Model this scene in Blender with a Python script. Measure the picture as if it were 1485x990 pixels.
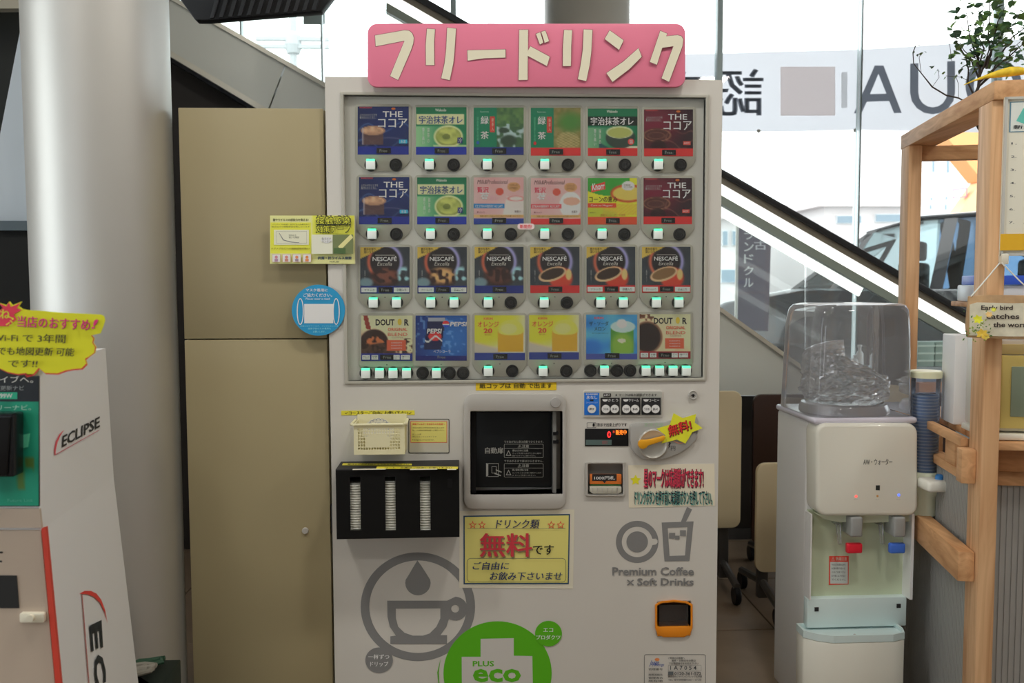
import bpy, bmesh, math, random
import numpy as np
from mathutils import Vector, Matrix
from mathutils.geometry import tessellate_polygon

for o in list(bpy.data.objects): bpy.data.objects.remove(o)
S = bpy.context.scene
COL = S.collection
rad = math.radians
random.seed(7)

# ------------------------------------------------------------------ camera
F = 1300.0; CAM = Vector((0, -2.3, 1.3))
R = Matrix.Rotation(rad(-3.1), 3, 'Z') @ Matrix.Rotation(rad(90-3.7), 3, 'X') @ Matrix.Rotation(rad(-0.21), 3, 'Z')
cd = bpy.data.cameras.new('camera'); cam = bpy.data.objects.new('camera', cd); COL.objects.link(cam)
cd.sensor_width = 36; cd.lens = 36*F/1485; cd.clip_start = .05; cd.clip_end = 300
cd.dof.use_dof = True; cd.dof.focus_distance = 2.35; cd.dof.aperture_fstop = 5.6
cam.matrix_world = Matrix.Translation(CAM) @ R.to_4x4()
S.camera = cam

# ------------------------------------------------------------------ world, lights, exposure
W = bpy.data.worlds.new('sky'); S.world = W; W.use_nodes = True
nt = W.node_tree; bg = nt.nodes['Background']; bg.inputs['Strength'].default_value = 3.7
tc = nt.nodes.new('ShaderNodeTexCoord'); nz = nt.nodes.new('ShaderNodeTexNoise'); nz.inputs['Scale'].default_value = 2.2
rp = nt.nodes.new('ShaderNodeValToRGB')
rp.color_ramp.elements[0].position = .35; rp.color_ramp.elements[0].color = (.80, .88, .97, 1)
rp.color_ramp.elements[1].position = .6; rp.color_ramp.elements[1].color = (1, 1, 1, 1)
nt.links.new(tc.outputs['Generated'], nz.inputs['Vector']); nt.links.new(nz.outputs['Fac'], rp.inputs['Fac'])
nt.links.new(rp.outputs['Color'], bg.inputs['Color'])
def area(n, loc, sx, sy, pw, col=(1, .955, .88)):
    l = bpy.data.lights.new(n, 'AREA'); l.shape = 'RECTANGLE'; l.size = sx; l.size_y = sy; l.energy = pw; l.color = col
    o = bpy.data.objects.new(n, l); COL.objects.link(o); o.location = loc
LAMPS = [(x, y) for x in (-1.3, .75, 2.8) for y in (-3.6, -1.3)]
for x, y in LAMPS: area('ceiling_lamp', (x, y, 3.56), .3, .3, 12 if y < -2 else 24)
S.view_settings.view_transform = 'Standard'; S.view_settings.look = 'None'
S.view_settings.exposure = 0.0; S.view_settings.gamma = 1; S.view_settings.use_curve_mapping = False
S.cycles.use_denoising = True
S.cycles.max_bounces = 10; S.cycles.transparent_max_bounces = 24; S.cycles.caustics_reflective = False; S.cycles.caustics_refractive = False
S.cycles.sample_clamp_indirect = 6

# ------------------------------------------------------------------ helpers
def ray(px, py):
    return R @ Vector(((px-742.5)/F, -(py-495)/F, -1))
def P(px, py, Y=0.0):
    d = ray(px, py); return CAM + d*((Y-CAM.y)/d.y)
def PZ(px, py, z):
    d = ray(px, py); return CAM + d*((z-CAM.z)/d.z)
class Plane:
    def __init__(s, p, n): s.p = Vector(p); s.n = Vector(n).normalized()
    def hit(s, px, py, off=0.0):
        d = ray(px, py); q = s.p + s.n*off
        return CAM + d*((q-CAM).dot(s.n)/d.dot(s.n))
def YP(Y): return Plane((0, Y, 0), (0, -1, 0))
def lin(c):
    c = c/255; return c/12.92 if c <= .04045 else ((c+.055)/1.055)**2.4
GAIN = 2.3
def C(r, g, b, k=None):
    k = GAIN if k is None else k
    return tuple(min(.86, lin(v)*k) for v in (r, g, b))

MATS = {}
def mat(name, col=(.5, .5, .5), rough=.5, metal=0, emit=None, estr=0, noise=0, nscale=20, bump=0, coat=0, trans=0, alpha=1, ior=1.45, spec=.5):
    if name in MATS: return MATS[name]
    m = bpy.data.materials.new(name); m.use_nodes = True; t = m.node_tree; b = t.nodes['Principled BSDF']
    b.inputs['Base Color'].default_value = (*col, 1); b.inputs['Roughness'].default_value = rough
    b.inputs['Metallic'].default_value = metal; b.inputs['IOR'].default_value = ior
    b.inputs['Coat Weight'].default_value = coat; b.inputs['Transmission Weight'].default_value = trans
    b.inputs['Specular IOR Level'].default_value = spec; b.inputs['Alpha'].default_value = alpha
    if emit: b.inputs['Emission Color'].default_value = (*emit, 1); b.inputs['Emission Strength'].default_value = estr
    if noise or bump:
        c = t.nodes.new('ShaderNodeTexCoord'); n = t.nodes.new('ShaderNodeTexNoise'); n.inputs['Scale'].default_value = nscale
        n.inputs['Detail'].default_value = 5; t.links.new(c.outputs['Object'], n.inputs['Vector'])
        if noise:
            r = t.nodes.new('ShaderNodeValToRGB'); r.color_ramp.elements[0].position = .3; r.color_ramp.elements[1].position = .7
            r.color_ramp.elements[0].color = (*[v*(1-noise) for v in col], 1); r.color_ramp.elements[1].color = (*[min(1, v*(1+noise)) for v in col], 1)
            t.links.new(n.outputs['Fac'], r.inputs['Fac']); t.links.new(r.outputs['Color'], b.inputs['Base Color'])
        if bump:
            bp = t.nodes.new('ShaderNodeBump'); bp.inputs['Strength'].default_value = bump; bp.inputs['Distance'].default_value = .002
            t.links.new(n.outputs['Fac'], bp.inputs['Height']); t.links.new(bp.outputs['Normal'], b.inputs['Normal'])
    MATS[name] = m; return m
def print_mat(name, rough, emis=0, coat=0):
    m = mat(name, rough=rough, coat=coat); t = m.node_tree; b = t.nodes['Principled BSDF']
    a = t.nodes.new('ShaderNodeVertexColor'); a.layer_name = 'Col'
    t.links.new(a.outputs['Color'], b.inputs['Base Color'])
    if emis: t.links.new(a.outputs['Color'], b.inputs['Emission Color']); b.inputs['Emission Strength'].default_value = emis
    return m
def clear_mat(name, tint=(1, 1, 1), refl=1.0, base=.02, grazing=.0, milky=(.9, .9, .95)):
    """thin clear sheet: transparent, fresnel gloss, a little milky where seen edge-on"""
    m = bpy.data.materials.new(name); m.use_nodes = True; t = m.node_tree; t.nodes.clear()
    out = t.nodes.new('ShaderNodeOutputMaterial'); tr = t.nodes.new('ShaderNodeBsdfTransparent'); tr.inputs[0].default_value = (*tint, 1)
    gl = t.nodes.new('ShaderNodeBsdfGlossy'); gl.inputs['Roughness'].default_value = .02
    fr = t.nodes.new('ShaderNodeFresnel'); fr.inputs[0].default_value = 1.45
    ml = t.nodes.new('ShaderNodeMath'); ml.operation = 'MULTIPLY_ADD'; ml.inputs[1].default_value = refl; ml.inputs[2].default_value = 0; ml.use_clamp = True
    t.links.new(fr.outputs[0], ml.inputs[0])
    mx = t.nodes.new('ShaderNodeMixShader'); t.links.new(ml.outputs[0], mx.inputs[0]); t.links.new(tr.outputs[0], mx.inputs[1]); t.links.new(gl.outputs[0], mx.inputs[2])
    df = t.nodes.new('ShaderNodeBsdfDiffuse'); df.inputs[0].default_value = (*milky, 1)
    lw = t.nodes.new('ShaderNodeLayerWeight'); lw.inputs[0].default_value = .25
    m2 = t.nodes.new('ShaderNodeMath'); m2.operation = 'MULTIPLY_ADD'; m2.inputs[1].default_value = grazing; m2.inputs[2].default_value = base; m2.use_clamp = True
    t.links.new(lw.outputs['Facing'], m2.inputs[0])
    mx2 = t.nodes.new('ShaderNodeMixShader'); t.links.new(m2.outputs[0], mx2.inputs[0]); t.links.new(mx.outputs[0], mx2.inputs[1]); t.links.new(df.outputs[0], mx2.inputs[2])
    t.links.new(mx2.outputs[0], out.inputs[0]); MATS[name] = m; return m
def wood_mat(name, c1, c2, axis='Z', rough=.6):
    m = mat(name, rough=rough); t = m.node_tree; b = t.nodes['Principled BSDF']
    c = t.nodes.new('ShaderNodeTexCoord'); mp = t.nodes.new('ShaderNodeMapping')
    sc = {'Z': (30, 30, 2), 'X': (2, 30, 30), 'Y': (30, 2, 30)}[axis]; mp.inputs['Scale'].default_value = sc
    n = t.nodes.new('ShaderNodeTexNoise'); n.inputs['Scale'].default_value = 1; n.inputs['Detail'].default_value = 3; n.inputs['Distortion'].default_value = 1.2
    r = t.nodes.new('ShaderNodeValToRGB'); r.color_ramp.elements[0].position = .3; r.color_ramp.elements[1].position = .7
    r.color_ramp.elements[0].color = (*c1, 1); r.color_ramp.elements[1].color = (*c2, 1)
    v = t.nodes.new('ShaderNodeTexVoronoi'); v.inputs['Scale'].default_value = 6; v.inputs['Randomness'].default_value = 1
    r2 = t.nodes.new('ShaderNodeValToRGB'); r2.color_ramp.elements[0].position = .045; r2.color_ramp.elements[1].position = .11
    r2.color_ramp.elements[0].color = (.35, .22, .14, 1); r2.color_ramp.elements[1].color = (1, 1, 1, 1)
    mu = t.nodes.new('ShaderNodeMixRGB'); mu.blend_type = 'MULTIPLY'; mu.inputs[0].default_value = .8
    t.links.new(c.outputs['Object'], mp.inputs[0]); t.links.new(mp.outputs[0], n.inputs['Vector']); t.links.new(n.outputs['Fac'], r.inputs['Fac'])
    t.links.new(c.outputs['Object'], v.inputs['Vector']); t.links.new(v.outputs['Distance'], r2.inputs['Fac'])
    t.links.new(r.outputs[0], mu.inputs[1]); t.links.new(r2.outputs[0], mu.inputs[2]); t.links.new(mu.outputs[0], b.inputs['Base Color'])
    return m

class MB:
    """collects shapes, linked later as one mesh"""
    def __init__(s, m=None): s.v = []; s.f = []; s.mi = []; s.ms = [m] if m else []; s.cur = 0
    def use(s, m):
        if m not in s.ms: s.ms.append(m)
        s.cur = s.ms.index(m); return s
    def add(s, vs, fs):
        b = len(s.v); s.v += [tuple(v) for v in vs]; s.f += [tuple(b+i for i in f) for f in fs]; s.mi += [s.cur]*len(fs); return s
    def box(s, x0, x1, y0, y1, z0, z1, M=None):
        vs = [Vector((x, y, z)) for z in (z0, z1) for x, y in ((x0, y0), (x1, y0), (x1, y1), (x0, y1))]
        if M: vs = [M @ v for v in vs]
        return s.add(vs, [(3, 2, 1, 0), (4, 5, 6, 7), (0, 1, 5, 4), (1, 2, 6, 5), (2, 3, 7, 6), (3, 0, 4, 7)])
    def prism(s, pts, off):
        """flat outline pts (3D) extruded by off"""
        n = len(pts); off = Vector(off); a = [Vector(p) for p in pts]; c = [p+off for p in a]
        nr = Vector((0, 0, 0))
        for i in range(n): nr += a[i].cross(a[(i+1) % n])
        if nr.dot(off) > 0: a, c = c, a
        # a faces away from off -> its normal must point opposite to off
        if nr.dot(off) > 0: fs = [tuple(range(n)), tuple(range(2*n-1, n-1, -1))]+[(i, i+n, (i+1) % n+n, (i+1) % n) for i in range(n)]
        else: fs = [tuple(range(n)), tuple(range(2*n-1, n-1, -1))]+[(i, i+n, (i+1) % n+n, (i+1) % n) for i in range(n)]
        return s.add(a+c, fs)
    def tube(s, path, r, n=10, cap=True):
        path = [Vector(p) for p in path]; k = len(path); rs = r if isinstance(r, (list, tuple)) else [r]*k
        vs = []; up = None
        for i, p in enumerate(path):
            d = (path[min(i+1, k-1)]-path[max(i-1, 0)]).normalized()
            if up is None: up = d.orthogonal().normalized()
            else:
                up = (up-d*up.dot(d)); up = up.normalized() if up.length > 1e-5 else d.orthogonal().normalized()
            w = d.cross(up)
            vs += [p+(up*math.cos(2*math.pi*j/n)+w*math.sin(2*math.pi*j/n))*rs[i] for j in range(n)]
        fs = [(i*n+j, i*n+(j+1) % n, (i+1)*n+(j+1) % n, (i+1)*n+j) for i in range(k-1) for j in range(n)]
        if cap: fs += [tuple(range(n-1, -1, -1)), tuple((k-1)*n+j for j in range(n))]
        return s.add(vs, fs)
    def lathe(s, prof, c, n=24, axis='Z', cap=True):
        """prof: (radius, height along axis)"""
        c = Vector(c); vs = []
        for r, h in prof:
            for j in range(n):
                a = 2*math.pi*j/n; x, y = r*math.cos(a), r*math.sin(a)
                vs.append(c+(Vector((x, y, h)) if axis == 'Z' else Vector((x, -h, y)) if axis == 'Y' else Vector((h, x, y))))
        k = len(prof)
        fs = [(i*n+j, i*n+(j+1) % n, (i+1)*n+(j+1) % n, (i+1)*n+j) for i in range(k-1) for j in range(n)]
        if cap: fs += [tuple(range(n-1, -1, -1)), tuple((k-1)*n+j for j in range(n))]
        return s.add(vs, fs)
    def sphere(s, c, r, n=12, sc=(1, 1, 1)):
        m = n//2; prof = [(max(1e-4, math.sin(math.pi*i/m))*r, -math.cos(math.pi*i/m)*r) for i in range(m+1)]
        c = Vector(c); vs = []
        for q, h in prof:
            for j in range(n):
                a = 2*math.pi*j/n; vs.append(c+Vector((q*math.cos(a)*sc[0], q*math.sin(a)*sc[1], h*sc[2])))
        return s.add(vs, [(i*n+j, i*n+(j+1) % n, (i+1)*n+(j+1) % n, (i+1)*n+j) for i in range(m) for j in range(n)])
    def slab(s, x0, x1, z0, z1, holes, y0, y1):
        """vertical slab between y0 (front) and y1 (back) with rectangular holes (x0,x1,z0,z1)"""
        xs = sorted({x0, x1, *[h[0] for h in holes], *[h[1] for h in holes]}); zs = sorted({z0, z1, *[h[2] for h in holes], *[h[3] for h in holes]})
        def full(i, j):
            if not (0 <= i < len(xs)-1 and 0 <= j < len(zs)-1): return False
            cx, cz = (xs[i]+xs[i+1])/2, (zs[j]+zs[j+1])/2
            return not any(h[0] < cx < h[1] and h[2] < cz < h[3] for h in holes)
        for i in range(len(xs)-1):
            for j in range(len(zs)-1):
                if not full(i, j): continue
                a, b, c, d = xs[i], xs[i+1], zs[j], zs[j+1]
                s.add([(a, y0, c), (b, y0, c), (b, y0, d), (a, y0, d)], [(0, 1, 2, 3)])
                s.add([(a, y1, c), (b, y1, c), (b, y1, d), (a, y1, d)], [(3, 2, 1, 0)])
                if not full(i-1, j): s.add([(a, y0, c), (a, y0, d), (a, y1, d), (a, y1, c)], [(0, 1, 2, 3)])
                if not full(i+1, j): s.add([(b, y0, c), (b, y1, c), (b, y1, d), (b, y0, d)], [(0, 1, 2, 3)])
                if not full(i, j-1): s.add([(a, y0, c), (a, y1, c), (b, y1, c), (b, y0, c)], [(0, 1, 2, 3)])
                if not full(i, j+1): s.add([(a, y0, d), (b, y0, d), (b, y1, d), (a, y1, d)], [(0, 1, 2, 3)])
        return s

WORG = {}
def tag(o, label=None, cat=None, group=None, kind=None):
    if label: o['label'] = label
    if cat: o['category'] = cat
    if group: o['group'] = group
    if kind: o['kind'] = kind
    return o
def empty(name, loc, label=None, cat=None, group=None, kind=None):
    o = bpy.data.objects.new(name, None); COL.objects.link(o); o.location = loc; o.empty_display_size = .05
    WORG[o.name] = Vector(loc); return tag(o, label, cat, group, kind)
def finish(name, me, parent, org, label, cat, group, kind):
    o = bpy.data.objects.new(name, me); COL.objects.link(o); WORG[o.name] = org
    if parent: o.parent = parent; o.location = org-WORG[parent.name]
    else: o.location = org
    return tag(o, label, cat, group, kind)
def build(name, mb, m=None, parent=None, smooth=False, bev=0, seg=2, label=None, cat=None, group=None, kind=None, org=None):
    vs = mb.v
    if org is None:
        a = np.array(vs); lo, hi = a.min(0), a.max(0); org = Vector(((lo[0]+hi[0])/2, (lo[1]+hi[1])/2, lo[2]))
    org = Vector(org); me = bpy.data.meshes.new(name)
    me.from_pydata([(v[0]-org.x, v[1]-org.y, v[2]-org.z) for v in vs], [], mb.f)
    ms = mb.ms if mb.ms else [m]
    if m and not mb.ms: ms = [m]
    for q in ms: me.materials.append(q)
    me.polygons.foreach_set('material_index', mb.mi)
    if bev:
        bm = bmesh.new(); bm.from_mesh(me); bmesh.ops.remove_doubles(bm, verts=bm.verts, dist=1e-5)
        es = [e for e in bm.edges if len(e.link_faces) == 2 and e.calc_face_angle(0) > rad(40)]
        bmesh.ops.bevel(bm, geom=es, offset=bev, segments=seg, affect='EDGES', profile=.5, clamp_overlap=True)
        bm.to_mesh(me); bm.free(); smooth = True
    if smooth:
        me.polygons.foreach_set('use_smooth', [True]*len(me.polygons)); me.set_sharp_from_angle(angle=rad(35))
    me.update(); return finish(name, me, parent, org, label, cat, group, kind)
def copy_tree(o, parent=None, off=None):
    c = o.copy(); COL.objects.link(c); c.parent = parent
    if off is not None: c.location = o.location+Vector(off)
    for ch in [x for x in o.children]: copy_tree(ch, c)
    WORG[c.name] = (WORG[parent.name] if parent else Vector((0, 0, 0)))+c.location
    return c

_gl = {}
def glyphs(s, bold):
    bold = min(bold, .003 if any(ord(ch) > 0x2fff for ch in s) else .03)
    k = (s, bold)
    if k in _gl: return _gl[k]
    cu = bpy.data.curves.new('t', 'FONT'); cu.body = s; cu.resolution_u = 2; cu.offset = bold
    o = bpy.data.objects.new('t', cu); COL.objects.link(o); me = o.to_mesh()
    v = np.array([(p.co.x, p.co.y) for p in me.vertices]) if len(me.vertices) else np.zeros((1, 2)); f = [tuple(p.vertices) for p in me.polygons]
    lo, hi = v.min(0), v.max(0)
    n = (v-lo)/np.maximum(hi-lo, 1e-6); n[:, 1] = 1-n[:, 1]
    o.to_mesh_clear(); bpy.data.objects.remove(o); bpy.data.curves.remove(cu); _gl[k] = (n, f); return _gl[k]

class Print:
    """flat ink laid on a real plane; coloured per shape"""
    def __init__(s, plane, base=.0003): s.pl = plane; s.v = []; s.f = []; s.c = []; s.L = 0; s.base = base
    def _add(s, pts, fs, cols):
        b = len(s.v); off = s.base+s.L*.00022
        s.v += [s.pl.hit(x, y, off) for x, y in pts]; s.f += [tuple(b+i for i in f) for f in fs]
        s.c += cols if isinstance(cols, list) else [cols]*len(pts)
    def poly(s, pts, col, holes=()):
        s.L += 1; loops = [[Vector((x, y, 0)) for x, y in l] for l in (pts, *holes)]
        allp = [q for l in (pts, *holes) for q in l]
        s._add(allp, [t for t in tessellate_polygon(loops)], col); return s
    def rect(s, x0, y0, x1, y1, col): return s.poly([(x0, y0), (x1, y0), (x1, y1), (x0, y1)], col)
    def frame(s, x0, y0, x1, y1, w, col): return s.poly([(x0, y0), (x1, y0), (x1, y1), (x0, y1)], col, [[(x0+w, y0+w), (x1-w, y0+w), (x1-w, y1-w), (x0+w, y1-w)]])
    def rrect(s, x0, y0, x1, y1, r, col, w=0):
        h = [rr(x0+w, y0+w, x1-w, y1-w, max(.3, r-w))] if w else ()
        return s.poly(rr(x0, y0, x1, y1, r), col, h)
    def ell(s, cx, cy, rx, ry, col, hole=None, n=40):
        h = [el(cx, cy, hole[0], hole[1], n)] if hole else ()
        return s.poly(el(cx, cy, rx, ry, n), col, h)
    def text(s, t, x0, y0, x1, y1, col, bold=0, mirror=False, slant=0, lift=0, q=None):
        """q: four px corners (tl, tr, br, bl) instead of the box"""
        s.L += 1
        if bold >= .01 and any(ord(ch) > 0x2fff for ch in t):
            lines = t.count('\n')+1; ln = max(len(l) for l in t.split('\n')); k = .045 if bold >= .05 else .016
            for a, b in (((-1, -1), (1, -1), (-1, 1), (1, 1)) if bold >= .05 else ((-1, 0), (1, 0))): s.L += .4; s._glyph(t, bold, x0, y0, x1, y1, col, mirror, slant, lift, q, a*k/ln, b*k/lines)
            return s
        return s._glyph(t, bold, x0, y0, x1, y1, col, mirror, slant, lift, q, 0, 0)
    def _glyph(s, t, bold, x0, y0, x1, y1, col, mirror, slant, lift, q, du, dv):
        n, f = glyphs(t, bold); pts = []
        for u, v in n:
            u += du; v += dv
            if mirror: u = 1-u
            if q:
                a = [q[0][i]*(1-u)+q[1][i]*u for i in (0, 1)]; b = [q[3][i]*(1-u)+q[2][i]*u for i in (0, 1)]
                pts.append((a[0]*(1-v)+b[0]*v, a[1]*(1-v)+b[1]*v))
            else: pts.append((x0+(x1-x0)*u+slant*(1-v), y0+(y1-y0)*v+lift*u))
        s._add(pts, f, col); return s
    def art(s, x0, y0, x1, y1, fn, N=52, gain=None):
        s.L += 1; g = GAIN if gain is None else gain
        u, v = np.meshgrid(np.linspace(0, 1, N), np.linspace(0, 1, N)); rgb = np.clip(fn(u, v), 0, 255)/255.0
        l = np.where(rgb <= .04045, rgb/12.92, ((rgb+.055)/1.055)**2.4); l = np.minimum(l*g, .86)
        pts = [(x0+(x1-x0)*a, y0+(y1-y0)*b) for a, b in zip(u.ravel(), v.ravel())]
        fs = [(i*N+j, i*N+j+1, (i+1)*N+j+1, (i+1)*N+j) for i in range(N-1) for j in range(N-1)]
        s._add(pts, fs, [tuple(c) for c in l.reshape(-1, 3)]); return s
    def link(s, name, parent, m=None, label=None, **kw):
        a = np.array([tuple(v) for v in s.v]); lo, hi = a.min(0), a.max(0); org = Vector(((lo[0]+hi[0])/2, (lo[1]+hi[1])/2, lo[2]))
        me = bpy.data.meshes.new(name); me.from_pydata([tuple(v-org) for v in s.v], [], s.f); me.materials.append(m or INK)
        ca = me.color_attributes.new('Col', 'FLOAT_COLOR', 'POINT'); ca.data.foreach_set('color', np.array([(*c, 1) for c in s.c], dtype=np.float32).ravel())
        me.update(); return finish(name, me, parent, org, label, kw.get('cat'), kw.get('group'), kw.get('kind'))
def el(cx, cy, rx, ry, n=40): return [(cx+rx*math.cos(2*math.pi*i/n), cy+ry*math.sin(2*math.pi*i/n)) for i in range(n)]
def arc(cx, cy, rx, ry, a0, a1, n=12): return [(cx+rx*math.cos(rad(a0+(a1-a0)*i/n)), cy+ry*math.sin(rad(a0+(a1-a0)*i/n))) for i in range(n+1)]
def rr(x0, y0, x1, y1, r, n=6):
    return arc(x1-r, y0+r, r, r, -90, 0, n)+arc(x1-r, y1-r, r, r, 0, 90, n)+arc(x0+r, y1-r, r, r, 90, 180, n)+arc(x0+r, y0+r, r, r, 180, 270, n)
def star(cx, cy, r, k=.42, rot=-90, n=5): return [(cx+(r if i % 2 == 0 else r*k)*math.cos(rad(rot+180*i/n)), cy+(r if i % 2 == 0 else r*k)*math.sin(rad(rot+180*i/n))) for i in range(2*n)]
def sheet(name, pts, pl, th, m, parent=None, off=0.0, bev=0, **kw):
    """a flat thing of thickness th standing on plane pl, outline in px"""
    a = [pl.hit(x, y, off+th) for x, y in pts]; mb = MB(); mb.prism(a, -pl.n*th)
    return build(name, mb, m, parent, bev=bev, **kw)
def struct(name, mb, m, **kw): return build(name, mb, m, kind='structure', **kw)

INK = print_mat('printed_ink', .55); INKG = print_mat('glossy_print', .22, coat=.3)
GLOW = print_mat('lit_print', .5, emis=1.6); PAPER = mat('white_paper', C(166, 162, 150), .75, bump=.1, nscale=60)
WHITE = mat('machine_white', (.69, .665, .615), .38, noise=.02, nscale=3, bump=.03)
PANEL = mat('panel_grey_white', (.78, .77, .71), .45)
HOLDG = mat('holder_grey', C(132, 130, 120), .4); BLACK = mat('black_plastic', (.010, .010, .011), .45, spec=.25)
SILV = mat('satin_silver', C(138, 136, 132), .35, metal=.25); DARK = mat('dark_grey', (.03, .03, .033), .4)
GLASS = clear_mat('window_glass', (.97, .99, .98), .9, .0)
PANE = clear_mat('machine_window', (.99, .995, .99), .4, .01)
BLK = (.01, .01, .012)
# ------------------------------------------------------------------ room shell
TILE = mat('floor_tile', C(84, 71, 58), .35, noise=.12, nscale=9, bump=.05)
GROUT = mat('grout', C(60, 52, 45), .8)
WALLM = mat('wall_paint', (.55, .54, .51), .8, bump=.1)
FRAME = mat('window_frame_grey', C(120, 130, 130), .4, metal=.3)
WY = 3.2
fl = struct('floor', MB().box(-4.2, 5.2, -6, WY, -.1, -.004), GROUT)
tm = None
for i in range(16):
    for j in range(16):
        x, y = -4.1+.585*i, -5.9+.57*j
        if tm is None:
            tl = build('tile', MB().box(x, x+.579, y, y+.564, -.004, 0), TILE, fl, bev=.001, seg=1); tm = tl.data; o0 = Vector((x, y, 0))
        else:
            c = tl.copy(); COL.objects.link(c); c.location = tl.location+Vector((x, y, 0))-o0
struct('ceiling', MB().box(-4.2, 5.2, -6, WY+.1, 3.6, 3.7), WALLM)
struct('wall_left', MB().box(-4.3, -4.2, -6, -3.6, 0, 3.6).box(-4.3, -4.2, -.6, WY, 0, 3.6).box(-4.3, -4.2, -3.6, -.6, 0, .3).box(-4.3, -4.2, -3.6, -.6, 3.2, 3.6), WALLM)
w4 = empty('window_4', (-4.25, -2, 0), kind='structure')
for y in (-3.57, -.63): build('mullion', MB().box(-4.29, -4.21, y-.03, y+.03, .3, 3.2), FRAME, w4)
build('pane', MB().box(-4.253, -4.247, -3.54, -.66, .3, 3.2), GLASS, w4)
struct('wall_right', MB().box(5.2, 5.3, -6, .5, 0, 3.6).box(5.2, 5.3, .5, WY, 0, .4).box(5.2, 5.3, .5, WY, 3.2, 3.6), WALLM)
w3 = empty('window_3', (5.25, 0, 0), kind='structure')
for y in (.53, 1.8, 3.1): build('mullion', MB().box(5.21, 5.29, y-.03, y+.03, .4, 3.2), FRAME, w3)
for y in (.56, 1.83): build('pane', MB().box(5.247, 5.253, y, y+1.21, .4, 3.2), GLASS, w3)
struct('wall_front', MB().slab(-4.3, 5.3, 0, 3.6, [(-3.6, -2.4, .9, 2.4)], -6.1, -6), WALLM)
w1 = empty('window_1', P(1044, 400, WY), kind='structure')
w1.location.z = 0; WORG['window_1'] = Vector(w1.location)
def mull(px, wpx, nm='mullion', Y=WY):
    a = P(px, 100, Y).x; h = wpx/1300*(Y+2.3)/2; build(nm, MB().box(a-h, a+h, Y, Y+.06, 0, 3.6), FRAME, w1)
for px, wd in ((658, 8), (1044, 8), (250, 8), (1450, 8)): mull(px, wd)
for px in (791, 905, 1250, 467, 350): mull(px, 2.2, 'glass_joint', WY+.03)
build('head_frame', MB().box(-4.2, 5.2, WY, WY+.08, 3.5, 3.6), FRAME, w1)
build('sill_frame', MB().box(-4.2, 5.2, WY, WY+.08, 0, .12), FRAME, w1)
xs = [-4.2]+sorted(P(p, 100, WY).x for p in (250, 467, 658, 791, 905, 1044, 1250, 1450))+[5.2]
for a, b in zip(xs[:-1], xs[1:]): build('pane', MB().box(a+.004, b-.004, WY+.03, WY+.036, .12, 3.5), GLASS, w1)
# round columns
COLM = mat('column_paint', (.64, .63, .60), .48, metal=.75, noise=.02, nscale=2)
def column(px, Y, r, m, kindname):
    c = P(px, 300, Y); return build(kindname, MB().lathe([(r, 0), (r, 3.6)], (c.x, Y, 0), 64), m, smooth=True, kind='structure')
column(149, .02, .169, COLM, 'column')
column(851, 2.75, .235, mat('column_beige', (.42, .39, .33), .45), 'column')
# ------------------------------------------------------------------ vending machine
Z0 = 0.0; ML, MR, MT = -.3415, .667, 1.8175; MD = .74
vm = empty('vending_machine', ((ML+MR)/2, MD/2, 0), 'large white cup drink vending machine with rows of drink cards and lit green buttons', 'vending machine')
F0 = YP(0.0)
def X(px, py=400): return P(px, py, 0).x
def Zc(px, py): return P(px, py, 0).z
# body behind the door
build('cabinet_body', MB().box(ML, MR, .055, MD, .06, MT-.004), WHITE, vm, bev=.006)
for i, xx in enumerate((ML+.06, MR-.06)):
    for yy in (.1, MD-.06): build('foot', MB().lathe([(.03, 0), (.03, .015), (.018, .02), (.018, .06)], (xx, yy, 0), 16), DARK, vm)
dx0, dx1 = X(501, 300), X(1021.5, 300); dz1, dz0 = Zc(760, 140), Zc(760, 550)
hx0, hx1 = P(682, 650).x, P(815.7, 650).x; hz1, hz0 = P(750, 596).z, P(750, 716.7).z
bx0, bx1 = P(953, 895).x, P(1001.5, 895).x; bz1, bz0 = P(977, 872).z, P(977, 921).z
lx0, lx1 = P(851, 690).x, P(904, 690).x; lz1, lz0 = P(877, 672).z, P(877, 716).z
door = MB().slab(ML, MR, .08, MT, [(dx0, dx1, dz0, dz1), (hx0, hx1, hz0, hz1), (bx0, bx1, bz0, bz1), (lx0, lx1, lz0, lz1)], 0, .052)
build('door', door, WHITE, vm)
# raised trim round the drink window
build('window_trim', MB().slab(dx0-.009, dx1+.009, dz0-.008, dz1+.008, [(dx0, dx1, dz0, dz1)], -.005, .02), mat('trim_grey', C(128, 126, 118), .4), vm, bev=.002)
build('display_backing', MB().box(dx0-.002, dx1+.002, .014, .02, dz0-.002, dz1+.002), PANEL, vm)
build('display_window', MB().box(dx0+.002, dx1-.002, -.0045, -.003, dz0+.002, dz1-.002), PANE, vm)
B0 = YP(.014)                                    # backing plane of the cards

# --- drink card pictures (u right, v down)
GAIN = 2.5
rs = np.random.RandomState(4)
def smooth(x, a, b): t = np.clip((x-a)/(b-a), 0, 1); return t*t*(3-2*t)
_ns = rs.rand(40, 40)
def noise(u, v, s=8, ph=0):
    x = (u*s+ph) % 38; y = (v*s+ph*1.7) % 38; i = x.astype(int); j = y.astype(int); a = x-i; b = y-j
    a = a*a*(3-2*a); b = b*b*(3-2*b)
    return (_ns[i, j]*(1-a)+_ns[i+1, j]*a)*(1-b)+(_ns[i, j+1]*(1-a)+_ns[i+1, j+1]*a)*b
def fill(u, c): return np.ones(u.shape+(3,))*np.array(c, float)
def mix(img, m, c):
    m = np.clip(m, 0, 1)[..., None]; return img*(1-m)+(c if isinstance(c, np.ndarray) else np.array(c, float))*m
def E_(u, v, cx, cy, rx, ry, s=.06): d = np.sqrt(((u-cx)/rx)**2+((v-cy)/ry)**2); return 1-smooth(d, 1-s, 1+s)
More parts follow.
